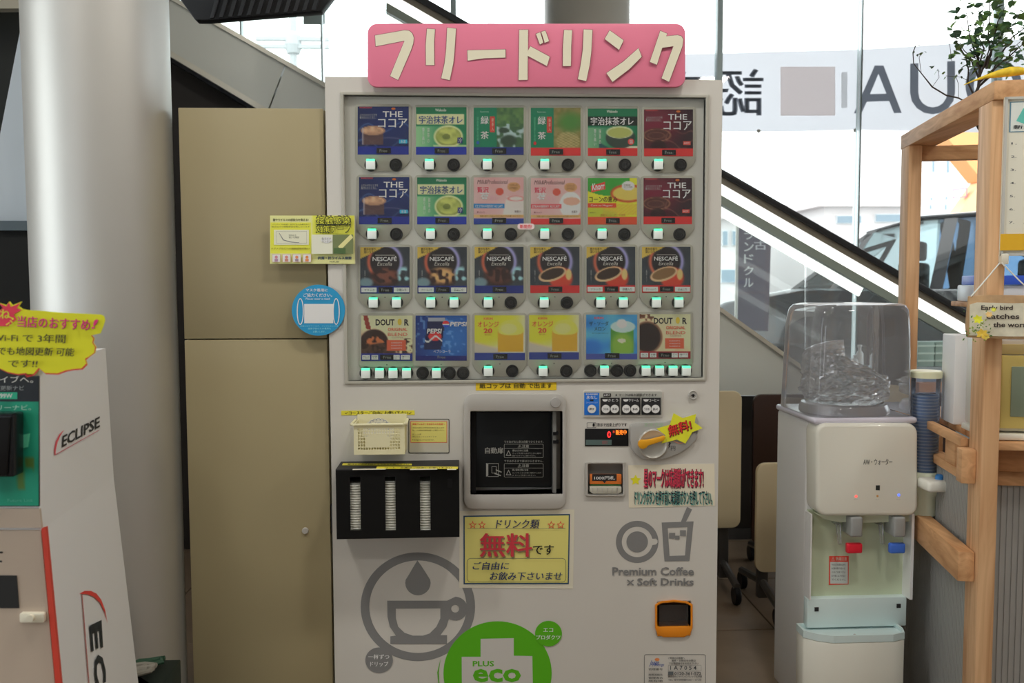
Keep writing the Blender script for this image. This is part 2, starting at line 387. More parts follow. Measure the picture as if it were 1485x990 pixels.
def RG(u, v, cx, cy, rx, ry, w=.1): d = np.sqrt(((u-cx)/rx)**2+((v-cy)/ry)**2); return np.exp(-((d-1)/w)**2)
def BX(u, v, x0, y0, x1, y1): return ((u >= x0)*(u <= x1)*(v >= y0)*(v <= y1)).astype(float)
def band(img, u, v, c, y=.83): return mix(img, (v > y).astype(float), c)
BLUE, REDB = (22, 34, 108), (168, 36, 36)
def cocoa_cold(u, v):
    g = fill(u, (16, 24, 58)); g = mix(g, E_(u, v, .8, .25, .7, .5, .9)*.5, (28, 44, 96))
    g = mix(g, RG(u, v+.1*np.sin(u*9), .6, .62, .7, .2, .07)*.5, (70, 100, 140)); g = mix(g, RG(u, v, .62, .95, .5, .3, .05)*.35, (110, 100, 120))
    g = mix(g, BX(u, v, .09, .5, .50, .80)*.8, (76, 52, 46)); g = mix(g, E_(u, v, .3, .5, .24, .1), (128, 96, 78))
    g = mix(g, E_(u, v, .3, .5, .2, .075)*noise(u, v, 14), (176, 140, 110)); g = mix(g, np.exp(-((u-.1)/.015)**2)*BX(u, v, 0, .45, .2, .8)*.6, (150, 150, 160))
    return band(g, u, v, BLUE)
def cocoa_hot(u, v):
    g = fill(u, (44, 18, 24)); g = mix(g, E_(u, v, .2, .3, .5, .35, .9)*.7, (104, 24, 44)); g = mix(g, smooth(u, .5, 1)*.5, (24, 20, 26))
    g = mix(g, E_(u, v, .27, .56, .3, .16), (58, 30, 28)); g = mix(g, RG(u, v, .27, .55, .27, .13, .06)*.7, (134, 92, 70)); g = mix(g, RG(u, v, .25, .56, .17, .07, .12)*.4, (120, 80, 62))
    g = mix(g, RG(u, v+.06*np.sin(u*14), .75, .62, .3, .16, .06)*.5, (120, 78, 66)); g = mix(g, E_(u, v, .3, .8, .16, .14)*.6, (20, 10, 12)); return band(g, u, v, REDB, .84)
def matcha_cold(u, v):
    g = fill(u, (24, 92, 62)); g = mix(g, smooth(v, .38, .42)*smooth(1-u, .3, 1)*.75, (136, 168, 124)); g = mix(g, BX(u, v, 0, 0, 1, .12), (20, 84, 56))
    g = mix(g, BX(u, v, .01, .14, .96, .37), (176, 160, 122)); g = mix(g, E_(u, v, .64, .62, .29, .24), (156, 164, 116)); g = mix(g, E_(u, v, .64, .62, .25, .2), (104, 114, 54))
    g = mix(g, E_(u, v, .64, .6, .23, .18)*noise(u, v, 12), (150, 156, 84)); g = mix(g, E_(u, v, .6, .62, .08, .06)*.6, (56, 66, 30)); g = mix(g, BX(u, v, .35, .79, 1, .825)*.7, (160, 170, 120))
    return band(g, u, v, (24, 40, 122), .83)
def matcha_hot(u, v):
    g = fill(u, (16, 84, 56)); g = mix(g, smooth(v, .38, .42)*smooth(1-u, .3, 1)*.75, (110, 142, 108)); g = mix(g, BX(u, v, 0, .16, 1, .37), (16, 26, 22))
    g = mix(g, BX(u, v, .0, .8, 1, .83)*smooth(u, .5, .8), (170, 160, 140)); g = mix(g, E_(u, v, .66, .62, .3, .22), (36, 48, 42)); g = mix(g, E_(u, v, .64, .5, .27, .13), (150, 156, 120)); g = mix(g, E_(u, v, .64, .51, .24, .105), (128, 134, 72))
    g = mix(g, smooth(v-u*.6, .55, .6)*BX(u, v, .22, .6, .6, .83), (26, 60, 62)); return band(g, u, v, REDB, .83)
def tea(hot):
    def fn(u, v):
        g = fill(u, (16, 92, 66)); n = noise(u, v, 16, 3)
        if hot:
            r = fill(u, (86, 84, 44)); r = mix(r, n, (116, 104, 66)); r = mix(r, E_(u, v, .8, .3, .25, .2, .6), (56, 96, 42)); r = mix(r, E_(u, v, .75, .7, .24, .2, .1)*(.5+.5*np.sin(v*110)*np.sin(u*60)), (142, 128, 88))
        else:
            r = fill(u, (46, 72, 48)); r = mix(r, n*(v < .4), (78, 108, 60)); r = mix(r, smooth(n*noise(u, v, 9, 7), .18, .4)*(v > .35), (128, 146, 146)); r = mix(r, E_(u, v, .7, .7, .16, .12, .3)+E_(u, v, .6, .48, .1, .06, .3), (36, 52, 40))
        g = mix(g, (u > .47).astype(float), r); g = mix(g, BX(u, v, .33, .19, .42, .52), (152, 46, 40)); return band(g, u, v, REDB if hot else (22, 34, 92), .83)
    return fn
def berry(hot):
    def fn(u, v):
        g = fill(u, (196, 118, 118)); g = mix(g, noise(u, v, 5)*.5, (214, 148, 144)); g = mix(g, E_(u, v, .8, .2, .13, .1), (150, 112, 76))
        g = mix(g, E_(u, v, .52, .3, .08, .08), (150, 62, 50))
        if hot: g = mix(g, E_(u, v, .8, .58, .22, .28), (206, 186, 176)); g = mix(g, E_(u, v, .82, .5, .17, .09), (208, 122, 106))
        else: g = mix(g, smooth(u+.2*v, .72, .76)*BX(u, v, 0, .4, 1, .8)*.6, (216, 170, 164)); g = mix(g, RG(u, v, .85, .45, .16, .05, .2), (190, 100, 96))
        g = mix(g, BX(u, v, 0, .56, .62, .66), (38, 96, 140) if not hot else (188, 70, 74)); g = mix(g, BX(u, v, 0, .79, 1, .86), (172, 128, 82)); return band(g, u, v, REDB if hot else (26, 44, 110), .87)
    return fn
def corn(u, v):
    g = fill(u, (186, 160, 40)); g = mix(g, (v < .28+.1*np.sin(u*4)).astype(float)*(u < .85), (44, 116, 42)); g = mix(g, E_(u, v, .82, .33, .36, .2), (140, 62, 30)); g = mix(g, E_(u, v, .82, .33, .31, .15), (188, 142, 66))
    g = mix(g, BX(u, v, .3, .55, 1, .8)*(.6+.4*np.sin(u*70+v*90)), (196, 130, 40)); g = mix(g, smooth(v-.3*u, .4, .62)*BX(u, v, 0, .4, .6, .85)*.5, (96, 130, 40)); g = mix(g, BX(u, v, 0, .54, .57, .64), (182, 56, 34)); g = mix(g, E_(u, v, .82, .17, .13, .1), (206, 200, 176)); return band(g, u, v, (190, 56, 30), .83)
def coffee(kind):
    def fn(u, v):
        g = fill(u, (34, 38, 44)); g = mix(g, noise(u, v, 7, 2)*.3, (64, 74, 80)); d = RG(u, v, .5, .32, .33, .36, .11)
        g = mix(g, d*(u < .5), (150, 74, 54)); g = mix(g, d*(u >= .5), (120, 116, 156)); g = mix(g, E_(u, v, .5, .32, .29, .32), (26, 22, 24))
        if kind < 3:
            n = noise(u, v, 15, kind*3); c = ((92, 54, 44), (168, 128, 84), (72, 44, 38))[kind]; g = mix(g, E_(u, v, .5, .66, .3, .2, .3), (40, 24, 22)); g = mix(g, E_(u, v, .5, .62, .26, .17, .4)*smooth(n, .4, .7), c)
            g = mix(g, E_(u, v, .88, .62, .12, .2, .3)*smooth(noise(u, v, 14, 5), .3, .6), (120, 156, 164)); g = mix(g, E_(u, v, .12, .76, .14, .1, .3)*.6, (120, 150, 160)); bc = (24, 34, 92)
        else:
            g = mix(g, E_(u, v, .62, .68, .24, .24, .15), (150, 48, 34)); w = u*.97+.2*v; g = mix(g, E_(u, v+.25*(u-.5), .45, .58, .28, .15), (176, 136, 104)); g = mix(g, E_(u, v+.25*(u-.5), .45, .57, .24, .115), (42, 30, 24) if kind < 5 else (96, 72, 46))
            g = mix(g, E_(u, v, .78, .6, .06, .12, .2), (200, 140, 90)); bc = (150, 34, 34)
        g = mix(g, (u*1.2+v*2.2 < .56).astype(float), (164, 136, 60)); return band(g, u, v, bc, .84)
    return fn
def doutor(hot):
    def fn(u, v):
        g = fill(u, (186, 160, 128)); g = mix(g, smooth(v-.5*u, .2, .5)*.6, (150, 122, 96)); n = noise(u, v, 22, 9)
        if hot:
            g = mix(g, E_(u, v, .28, .55, .5, .46), (176, 152, 122)); g = mix(g, E_(u, v, .15, .52, .3, .36), (92, 66, 50)); g = mix(g, E_(u, v, .15, .52, .26, .32), (30, 20, 18)); g = mix(g, (v < .14)*(u < .28)*smooth(n, .4, .6), (80, 50, 36))
        else:
            g = mix(g, (u*1.1+.12 > v)*0+(abs(u-.08-.22*v) < .045)*(v < .3)*1., (110, 42, 34)); g = mix(g, E_(u, v, .25, .6, .28, .3), (40, 26, 22)); g = mix(g, E_(u, v, .27, .62, .18, .16)*smooth(n, .4, .6), (150, 84, 50)); g = mix(g, E_(u, v, .5, .82, .55, .22)*smooth(n, .35, .6), (58, 40, 32)); g = mix(g, E_(u, v, .9, .7, .2, .2)*smooth(n, .4, .6), (46, 34, 30))
        g = mix(g, BX(u, v, .5, .54, .88, .78), (190, 72, 50)); return band(g, u, v, (120, 30, 36) if hot else (28, 38, 104), .83)
    return fn
def pepsi(u, v):
    g = fill(u, (16, 34, 88)); g = mix(g, E_(u, v, .75, .5, .5, .6, .9)*.8, (34, 92, 156)); g = mix(g, smooth(noise(u, v, 18, 1), .7, .8)*.4, (110, 150, 190))
    c = (abs(u-.36+.12*(v-.5)) < .17)*(v > .04)*(v < .75); g = mix(g, c*1., (20, 24, 56)); g = mix(g, c*(v < .12), (120, 124, 134)); g = mix(g, c*E_(u, v, .38, .46, .13, .1), (164, 44, 44)); g = mix(g, c*((abs(v-.52+.06*np.sin(u*20)) < .02))*1., (190, 190, 196)); return band(g, u, v, (16, 22, 84), .9)
def orange(u, v):
    g = fill(u, (168, 160, 142)); g = mix(g, E_(u, v, .1, .1, .8, .62, .3), (186, 158, 40)); g = mix(g, smooth(v-.3*u, .55, .65)*(u < .5), (146, 140, 128)); g = mix(g, E_(u, v, .72, .35, .26, .25), (196, 160, 66)); g = mix(g, BX(u, v, .46, .35, .97, .82), (188, 124, 34)); g = mix(g, E_(u, v, .72, .36, .25, .09), (200, 160, 70)); g = mix(g, E_(u, v, .68, .3, .16, .12)*.6, (204, 178, 110)); return band(g, u, v, (34, 46, 104), .83)
def melon(u, v):
    g = fill(u, (32, 92, 150)); g = mix(g, noise(u, v, 4, 6)*.8, (80, 150, 190)); g = mix(g, E_(u, v, .1, .75, .22, .2, .5)*.7, (26, 78, 150)); g = mix(g, BX(u, v, .48, .3, .94, .86), (60, 110, 44)); g = mix(g, E_(u, v, .71, .7, .22, .3, .3)*.8, (110, 140, 54)); g = mix(g, E_(u, v, .72, .27, .24, .13), (140, 176, 160)); g = mix(g, E_(u, v, .7, .2, .1, .1), (190, 205, 205)); g = mix(g, E_(u, v, .7, .58, .08, .05), (210, 210, 140)); return band(g, u, v, (50, 60, 120), .87)
CW = C(190, 190, 184)
def T(p, r, s, x0, y0, x1, y1, col=CW, bold=0, **k):
    a, b, c, d = r; p.text(s, a+(c-a)*x0, b+(d-b)*y0, a+(c-a)*x1, b+(d-b)*y1, col, bold, **k)
def RR_(p, r, x0, y0, x1, y1, col): a, b, c, d = r; p.rect(a+(c-a)*x0, b+(d-b)*y0, a+(c-a)*x1, b+(d-b)*y1, col)
def dots(p, r, x0, x1, y, col, n=14, s=.03, h=.02):
    for i in range(n):
        a = x0+(x1-x0)*i/n; RR_(p, r, a, y, a+s, y+h, col)
def w_cocoa(p, r, hot):
    T(p, r, 'THE', .49, .1, .88, .22, bold=.012); T(p, r, 'ココア', .40, .25, .97, .44, bold=.02)
    T(p, r, 'WAKODO', .03, .005, .28, .04, C(190, 60, 60), .02); T(p, r, 'ふだんのひとときを\n贅沢なひとときに。', .04, .15, .38, .26, C(130, 130, 130), lift=.0)
    p.ell(r[0]+(r[2]-r[0])*.7, r[1]+(r[3]-r[1])*.045, 3, 1.6, C(150, 80, 40))
    if hot: RR_(p, r, .8, .68, .95, .76, C(190, 60, 54)); T(p, r, 'HOT', .82, .7, .93, .74)
    else: RR_(p, r, .81, .69, .97, .77, C(40, 130, 180)); T(p, r, '氷温', .84, .7, .94, .76)
def w_matcha(p, r, hot):
    T(p, r, 'Wakodo', .38, .03, .6, .09, C(150, 170, 150), .02); T(p, r, '宇治抹茶オレ', .06, .18, .92, .35, CW if hot else C(40, 60, 96), .02)
    T(p, r, '香\nり\n高\nい', .12, .43, .17, .78, C(170, 190, 160)); T(p, r, '抹\n茶\nの', .22, .43, .27, .75, C(160, 180, 150))
    if hot: p.ell(r[0]+(r[2]-r[0])*.87, r[1]+(r[3]-r[1])*.7, 4.6, 4.6, C(190, 50, 44)); T(p, r, '温', .83, .66, .91, .74)
    else: RR_(p, r, .82, .64, .92, .76, C(28, 36, 84)); T(p, r, '冷', .83, .65, .91, .75)
def w_tea(p, r, hot):
    T(p, r, '緑', .14, .18, .3, .35, C(160, 180, 160), .01); T(p, r, '茶', .14, .5, .3, .66, C(160, 180, 160), .01); T(p, r, '国\n産\n茶\n葉\nを\n使\n用', .06, .2, .1, .7, C(70, 140, 110)); T(p, r, '抹\n茶\n入', .355, .22, .4, .49, C(190, 150, 130))
    T(p, r, 'Suzurone', .13, .07, .3, .1, C(130, 170, 150)); p.ell(r[0]+6, r[1]+(r[3]-r[1])*.74, 2.2, 2.4, C(150, 40, 40) if hot else C(30, 70, 130))
def w_berry(p, r, hot):
    T(p, r, 'Milk&Professional', .07, .05, .67, .14, C(60, 30, 34), slant=1); T(p, r, '贅沢', .07, .2, .3, .32, C(180, 50, 70), .02); T(p, r, '苺', .13, .32, .31, .5, C(206, 200, 196), .04); T(p, r, 'オレ', .32, .38, .5, .48, C(200, 120, 130), .02)
    T(p, r, 'ICE STRAWBERRY AU LAIT' if not hot else 'STRAWBERRY AU LAIT', .03, .585, .58, .64, C(150, 190, 210)); T(p, r, '果汁入り', .06, .72, .22, .76, C(90, 30, 40)); T(p, r, '無果汁', .82, .7, .94, .75, C(60, 30, 30)); T(p, r, '芳醇な香りとなめらかな口あたりをお楽しみください', .12, .805, .96, .845, C(90, 50, 30))
    T(p, r, 'ミルクたっぷり\nまろやか仕立て', .72, .14, .88, .25, C(70, 40, 20))
def w_corn(p, r, hot):
    q = r; a, b, c, d = r; w, h = c-a, d-b; p.poly([(a+.06*w, b+.17*h), (a+.35*w, b+.08*h), (a+.36*w, b+.24*h), (a+.07*w, b+.31*h)], C(190, 50, 40)); T(p, r, 'Knorr', .09, .12, .34, .27, C(210, 206, 200), .03, lift=-2)
    T(p, r, 'コーンの恵み', .03, .39, .6, .52, C(60, 30, 12), .03); T(p, r, 'Corn no Megumi', .06, .57, .5, .62, C(210, 190, 150)); T(p, r, '北海道産\nコーン100%', .73, .13, .91, .21, C(90, 80, 60)); T(p, r, '国産コーン・チーズ使用', .26, .77, .76, .82, C(120, 60, 20)); T(p, r, '無果汁', .04, .73, .16, .76, C(60, 60, 20))
def w_coffee(p, r, hot):
    T(p, r, 'NESCAFÉ', .25, .19, .74, .3, C(176, 172, 162), .015); T(p, r, 'Excella', .34, .32, .64, .4, C(140, 136, 130), 0, slant=1.5); T(p, r, '豊かな香り\n深いコク', .07, .02, .31, .14, C(60, 44, 20), .01)
    RR_(p, r, .3, .17, .7, .18, C(150, 146, 138))
    T(p, r, '香\nり', .08, .5, .11, .75, C(110, 110, 110))
def w_doutor(p, r, hot):
    T(p, r, 'DOUT', .28, .08, .65, .22, C(24, 22, 26), .03); p.ell(r[0]+(r[2]-r[0])*.75, r[1]+(r[3]-r[1])*.14, 3.0, 4.8, C(190, 140, 50)); T(p, r, 'R', .84, .08, .93, .22, C(24, 22, 26), .04)
    T(p, r, 'ORIGINAL', .52, .27, .9, .34, C(170, 60, 46), .01); T(p, r, 'BLEND', .52, .38, .9, .45, C(160, 70, 56), 0); T(p, r, 'COFFEE', .6, .47, .82, .5, C(130, 90, 80))
    for k in (.58, .64, .7): T(p, r, '☆ANDSIT☆', .58, k, .8, k+.035, C(214, 190, 170))
def w_pepsi(p, r, hot):
    p.ell(r[0]+44, r[1]+12, 5, 4.6, C(190, 190, 190)); p.poly(arc(r[0]+44, r[1]+12, 5, 4.6, 180, 360), C(180, 40, 44)); p.poly(arc(r[0]+44, r[1]+13, 5, 4, 10, 170), C(30, 60, 150))
    T(p, r, 'PEPSI', .67, .14, .99, .24, C(200, 200, 200), .04, slant=1); T(p, r, 'PEPSI', .22, .29, .5, .4, C(190, 190, 196), .04, slant=1); T(p, r, 'ペプシコーラ', .35, .76, .68, .83, C(190, 190, 190))
def w_orange(p, r, hot): T(p, r, 'KIRIN', .18, .05, .36, .1, C(160, 60, 40), .02); T(p, r, 'オレンジ', .06, .14, .48, .26, C(180, 56, 40), .03); T(p, r, '20', .18, .29, .35, .4, C(180, 56, 40), .04); T(p, r, '果汁20%', .2, .42, .33, .45, C(120, 60, 30))
def w_melon(p, r, hot): T(p, r, 'KIRIN', .16, .05, .34, .1, C(160, 60, 60), .02); T(p, r, 'ザ・ソーダ', .06, .15, .44, .25, C(30, 60, 80), .02); T(p, r, 'メロン', .16, .27, .38, .36, C(24, 60, 70), .02); T(p, r, '爽やかに弾けるおいしさ', .12, .4, .44, .43, C(30, 60, 80))
N_ = None
CARDS = [
 [(518.7, 154.4, 592.7, 224, cocoa_cold, w_cocoa, 0), (603.3, 155.3, 676.5, 224.2, matcha_cold, w_matcha, 0), (687, 156, 759.4, 224.6, tea(0), w_tea, 0), (769.8, 156.3, 841.9, 225.7, tea(1), w_tea, 1), (852.5, 157.4, 924.4, 226, matcha_hot, w_matcha, 1), (933.9, 158.5, 1005, 226.5, cocoa_hot, w_cocoa, 1)],
 [(520.6, 256.7, 593.5, 325.2, cocoa_cold, w_cocoa, 0), (605, 257.2, 676.5, 325.2, matcha_cold, w_matcha, 0), (687, 257.2, 759.4, 325.2, berry(0), w_berry, 0), (769.8, 258, 841.9, 325.5, berry(1), w_berry, 1), (852.5, 258, 923.7, 325.5, corn, w_corn, 1), (933.3, 258, 1003.5, 325, cocoa_hot, w_cocoa, 1)],
 [(522.5, 358.1, 594, 425.6, coffee(0), w_coffee, 0), (605.4, 358, 677, 425.4, coffee(1), w_coffee, 0), (688.3, 357.8, 759.2, 425.2, coffee(2), w_coffee, 0), (769, 357.8, 840.4, 424.8, coffee(3), w_coffee, 1), (850.6, 357.7, 921.2, 424.5, coffee(4), w_coffee, 1), (931, 357.7, 1001.4, 424.5, coffee(5), w_coffee, 1)],
 [(523.8, 457.4, 598.2, 523.2, doutor(0), w_doutor, 0), (602.6, 457.4, 677, 522.8, pepsi, w_pepsi, 0), (688.3, 457, 761.3, 522.1, orange, w_orange, 0), (767.4, 456.6, 839.5, 521.2, orange, w_orange, 0), (850, 456, 924, 521, melon, w_melon, 0), (927.5, 455.3, 1001.4, 520, doutor(1), w_doutor, 1)]]
CLAB = {cocoa_cold: 'iced cocoa card, dark blue with glass', cocoa_hot: 'hot cocoa card, dark red with cup', matcha_cold: 'iced green matcha latte card', matcha_hot: 'hot matcha latte card with black title bar', corn: 'yellow corn soup card', pepsi: 'blue cola card with can', orange: 'orange juice card', melon: 'blue card with green melon soda'}
LIT = {(0, 0), (0, 1)}
BTNR = mat('button_ring', (.016, .017, .016), .3); CAPM = mat('button_cap', C(172, 182, 172), .35, emit=(.5, .8, .6), estr=.12)
GREEN = mat('green_light', (.05, .6, .25), .4, emit=(.10, 1.0, .42), estr=1.5)
def button(px, py, lit):
    c = P(px, py, .0115); r = .0163
    if lit:
        b = build('select_button', MB().lathe([(r, -.004), (r, .006), (r*.85, .009), (r*.6, .009), (r*.55, .004)], c, 28, 'Y'), BTNR, vm, smooth=True)
        build('button_cap', MB().box(c.x-.0115, c.x+.0115, c.y-.017, c.y-.002, c.z-.0125, c.z+.0095), CAPM, b, bev=.0015)
        build('green_light', MB().box(c.x-.0105, c.x+.0105, c.y-.0175, c.y-.002, c.z+.0075, c.z+.0135), GREEN, b, bev=.0015)
    else:
        b = build('blank_plug', MB().lathe([(r, -.004), (r, .006), (r*.88, .009), (r*.78, .007), (r*.7, .007), (r*.62, .010), (r*.3, .010), (r*.28, .007), (.0005, .007)], c, 28, 'Y'), BTNR, vm, smooth=True)
    return b
for ri, row in enumerate(CARDS):
    for ci, (x0, y0, x1, y1, fn, wr, hot) in enumerate(row):
        e0, e1 = x0-3.6, x1+3.6
        if ri == 3:
            if ci in (0, 2, 4): e1 = x1+2.4
            if ci in (1, 3, 5): e0 = x0-2.2
        bot = y1+(24 if ri < 3 or ci in (2, 3) else 9)
        if bot > y1+20:
            pts = rr(e0, y0-3.6, e1, y1+6, 5)[0:7]+[(e1, y1+6), (e1-5, y1+14), (e1-13, y1+21), (e1-22, bot), (e0+22, bot), (e0+13, y1+21), (e0+5, y1+14), (e0, y1+6)]+arc(e0+5, y0+1.4, 5, 5, 180, 270, 5)
        else: pts = rr(e0, y0-3.6, e1, bot, 4)
        hd = sheet('card_holder', pts, B0, .004, HOLDG, vm, bev=.0012)
        p = Print(YP(.010), .0004); r = (x0, y0, x1, y1); p.art(x0, y0, x1, y1, fn); wr(p, r, hot)
        if not (ri == 3 and ci == 1): RR_(p, r, .37, .86, .65, .975, BLK)
        T(p, r, 'Free', .43, .89, .58, .95, C(96, 100, 96))
        if ri == 2 and ci in (0, 1, 4, 5):
            RR_(p, r, .02, .87, .33, .97, C(186, 186, 180)); RR_(p, r, .68, .87, .99, .97, C(186, 186, 180))
            T(p, r, 'ブラック' if ci in (0, 4) else 'クリーム入り', .08, .9, .29, .945, BLK); T(p, r, '砂糖入り' if ci in (0, 4) else 'クリーム\n砂糖入り', .74, .89, .93, .95, BLK)
        if ri == 3 and ci in (0, 5):
            for q, (t, a, b) in enumerate((('ブラック', .02, .17), ('砂糖\n入り', .2, .33), ('クリーム\n入り', .63, .75), ('砂糖クリーム\n入り', .77, .95))):
                RR_(p, r, a, .87, b, .97, C(186, 186, 180)); T(p, r, t, a+.02, .885, b-.02, .955, BLK)
        lb = CLAB.get(fn, 'green tea card' if wr is w_tea else 'pink strawberry latte card' if wr is w_berry else 'coffee card')
        p.link('drink_card', vm, INKG, label=lb)
        dt = P((x0+x1)/2, y1+5.5, .010)
        if ri >= 2: build('indicator_dot', MB().lathe([(.0016, 0), (.0012, .0008)], dt, 8, 'Y'), DARK, vm)
        by = {0: 239.3, 1: 339.7, 2: 438.6, 3: 537.5}[ri]+(0 if ri < 3 else (2 if ci < 2 else 0)-(1.5 if ci > 3 else 0))
        if ri < 3 or ci in (2, 3):
            button(x0+19.5, by, True); button(x1-18.5, by, ri == 2 and ci in (0, 1, 4, 5))
        else:
            bx = {0: (531, 551, 570.5, 590), 1: (613, 633, 652, 671.5), 4: (856, 875.5, 894.5, 913.5), 5: (935.5, 955, 974.5, 993.5)}[ci]
            for k, b in enumerate(bx): button(b, by+1, ci in (0, 5) or k == 1)
def sticker(name, pts, label, cat, fill_, th=.0006, Y=0.0, rough=.7, group=None, off=0):
    """a paper thing on the machine front: outline in px; returns (object, Print)"""
    m = mat('paper_%d_%d_%d' % tuple(int(v*200) for v in fill_), fill_, rough)
    o = sheet(name, pts, YP(Y), th, m, off=off+.0003, label=label, cat=cat, group=group)
    return o, Print(YP(Y), th+.0007+off)
GAIN = 2.3
# small round "new" tag
o, p = sticker('round_tag', rr(750.5, 324, 775, 332.5, 4), 'small pink speech tag with red writing on the drink window', 'tag', C(190, 150, 150), Y=-.0046)
p.text('新発売!', 754, 325.5, 771, 331, C(170, 40, 50), .03); p.link('tag_print', o)
# --- printed graphics on the door
GL = C(92, 92, 92); pr = Print(F0)
c8 = lambda x, y: (480+x/4.125, 780+y/4.125)
q8 = lambda l: [c8(*a) for a in l]
pr.ell(606, 879.4, 83, 78.8, GL, hole=(70.5, 67), n=72)
pr.poly(q8([(517, 133)]+[(540, 165), (572, 215)]+[(520+76*math.cos(rad(a)), 268+74*math.sin(rad(a))) for a in range(-15, 196, 15)]+[(468, 215), (497, 165)]), GL)
pr.poly(q8([(336, 374), (695, 374), (745, 350)]+[(745+72*math.cos(rad(a)), 422+71*math.sin(rad(a))) for a in range(-80, 101, 15)]+[(705, 485), (690, 530), (655, 580), (694, 580), (694, 633), (355, 633), (355, 587), (388, 583), (352, 530), (338, 470)]), GL,
        holes=[q8([(388, 422), (654, 420), (654, 480), (630, 530), (590, 570), (550, 583), (490, 583), (440, 566), (402, 530), (388, 480)]), q8(el(743, 422, 24, 23, 20))])
pr.ell(549.8, 957, 20, 18.6, GL); pr.text('一杯ずつ', 534, 948.5, 564.5, 955.5, CW, .02); pr.text('ドリップ', 537, 959, 563, 966, CW, .02)
pr.link('cup_emblem', vm)
pr = Print(F0, .0006); EG = C(62, 128, 14)
pr.ell(721.6, 976, 78.5, 75.5, EG, n=72); pr.poly([(637, 1000), (634, 975), (639, 955), (636, 975), (638, 1000)], EG)
WHP = (.66, .64, .6)
pr.poly([(697, 926), (745, 925), (745, 950.5), (772, 951), (773, 1010), (670, 1010), (669.5, 952), (697, 952)], WHP); pr.text('PLUS', 685.5, 958, 716.5, 966, EG, .04); pr.text('eco', 685.7, 969.5, 755.5, 989, EG, .06)
pr.ell(795.4, 918.5, 19.5, 18.6, EG); pr.text('エコ', 788, 910.5, 802, 916, CW, .02); pr.text('プロダクツ', 777.5, 920.5, 812.5, 927, CW, .02); pr.link('eco_emblem', vm)
c7 = lambda l: [(860+x/3.667, 720+y/3.667) for x, y in l]
pr = Print(F0)
pr.poly(c7([(235+113*math.cos(rad(a)), 240+112*math.sin(rad(a))) for a in range(0, 360, 8)]), GL, holes=[c7([(235+82*math.cos(rad(a)), 240+81*math.sin(rad(a))) for a in range(12, 349, 8)]+[(320, 223), (335, 222), (343, 232), (343, 244), (335, 254), (320, 256)])])
pr.poly(c7(el(235, 240, 57, 56, 40)), GL); pr.poly(c7([(365, 137), (535, 131), (513, 341), (380, 343)]), GL, holes=[c7([(397, 165), (502, 161), (489, 312), (407, 315)])])
pr.poly(c7([(500, 54), (527, 68), (492, 137), (466, 137)]), GL); pr.poly(c7([(405, 192), (437, 192), (437, 207), (463, 207), (463, 178), (494, 178), (494, 209), (460, 209), (460, 227), (437, 227), (437, 222), (405, 222)]), GL)
pr.text('Premium Coffee', 888, 822, 1006.5, 834.5, GL, .03); pr.text('Soft Drinks', 924, 838, 1006, 849, GL, .03); pr.text('×', 909, 840, 919.5, 849, GL, .0); pr.link('drinks_emblem', vm)
# --- dispensing hatch
hx = empty('serving_hatch', P(747, 655, 0)); hx.parent = vm; hx.location = P(747, 655, 0)-WORG['vending_machine']; WORG['serving_hatch'] = P(747, 655, 0)
fb = [P(x, y, -.010) for x, y in rr(672.6, 570.6, 820.9, 737.9, 14)]
# frame = ring prism with opening
ring_o = rr(672.6, 570.6, 820.9, 737.9, 14, 5); ring_i = []
def ring(name, outer, inner, pl, th, m, parent, bev=0, off=0, **kw):
    """flat ring between two px outlines of equal length"""
    n = len(outer); mb = MB(); vs = []
    for off2 in (off+th, off): 
        for l in (outer, inner): vs += [pl.hit(x, y, off2) for x, y in l]
    fs = []
    for i in range(n):
        j = (i+1) % n
        fs += [(i, j, n+j, n+i), (2*n+i, 3*n+i, 3*n+j, 2*n+j), (i, 2*n+i, 2*n+j, j), (n+i, n+j, 3*n+j, 3*n+i)]
    mb.add(vs, fs); return build(name, mb, m, parent, bev=bev, **kw)
ring('hatch_frame', ring_o, rr(682, 596, 815.7, 716.7, 2, 5), F0, .010, SILV, hx, bev=.002)
build('hatch_recess', MB().slab(hx0-.01, hx1+.01, hz0-.01, hz1+.01, [], .115, .12).box(hx0-.004, hx0, .0, .12, hz0, hz1).box(hx1, hx1+.004, 0, .12, hz0, hz1).box(hx0, hx1, 0, .12, hz0-.004, hz0).box(hx0, hx1, 0, .12, hz1, hz1+.004), mat('recess_grey', (.06, .06, .062), .4), hx)
hd = sheet('sliding_door', rr(684, 597, 800, 706.5, 2), YP(.03), .004, mat('smoked_plastic', (.010, .011, .012), .25, spec=.25), hx, bev=.001)
build('door_track', MB().box(P(683, 650, .02).x, P(690, 650, .02).x, .02, .05, hz0, hz1), BLACK, hx)
build('clear_guide', MB().box(P(801, 650, .02).x, P(806, 650, .02).x, .01, .05, hz0, hz1), mat('grey_guide', C(90, 90, 88), .3), hx)
for yy in (628, 640): 
    q = P(805, yy, .012); build('guide_clip', MB().box(q.x-.006, q.x+.008, .004, .02, q.z-.004, q.z+.004), BLACK, hx)
build('hatch_knob', MB().lathe([(.0135, .0), (.0135, .003), (.0125, .0045), (.003, .005)], P(805.6, 583.3, -.010), 28, 'Y'), mat('knob_grey', C(120, 118, 116), .4), hx, smooth=True)
p = Print(YP(.026), .0003); g1 = C(112, 112, 108)
p.text('自動扉', 703.5, 648.5, 730, 657.5, g1, .01); p.text('できあがると扉は自動でひらきます。', 731, 638.5, 788, 642, g1); p.text('できあがるまで扉はひらきません。', 731, 666.5, 788, 670, g1)
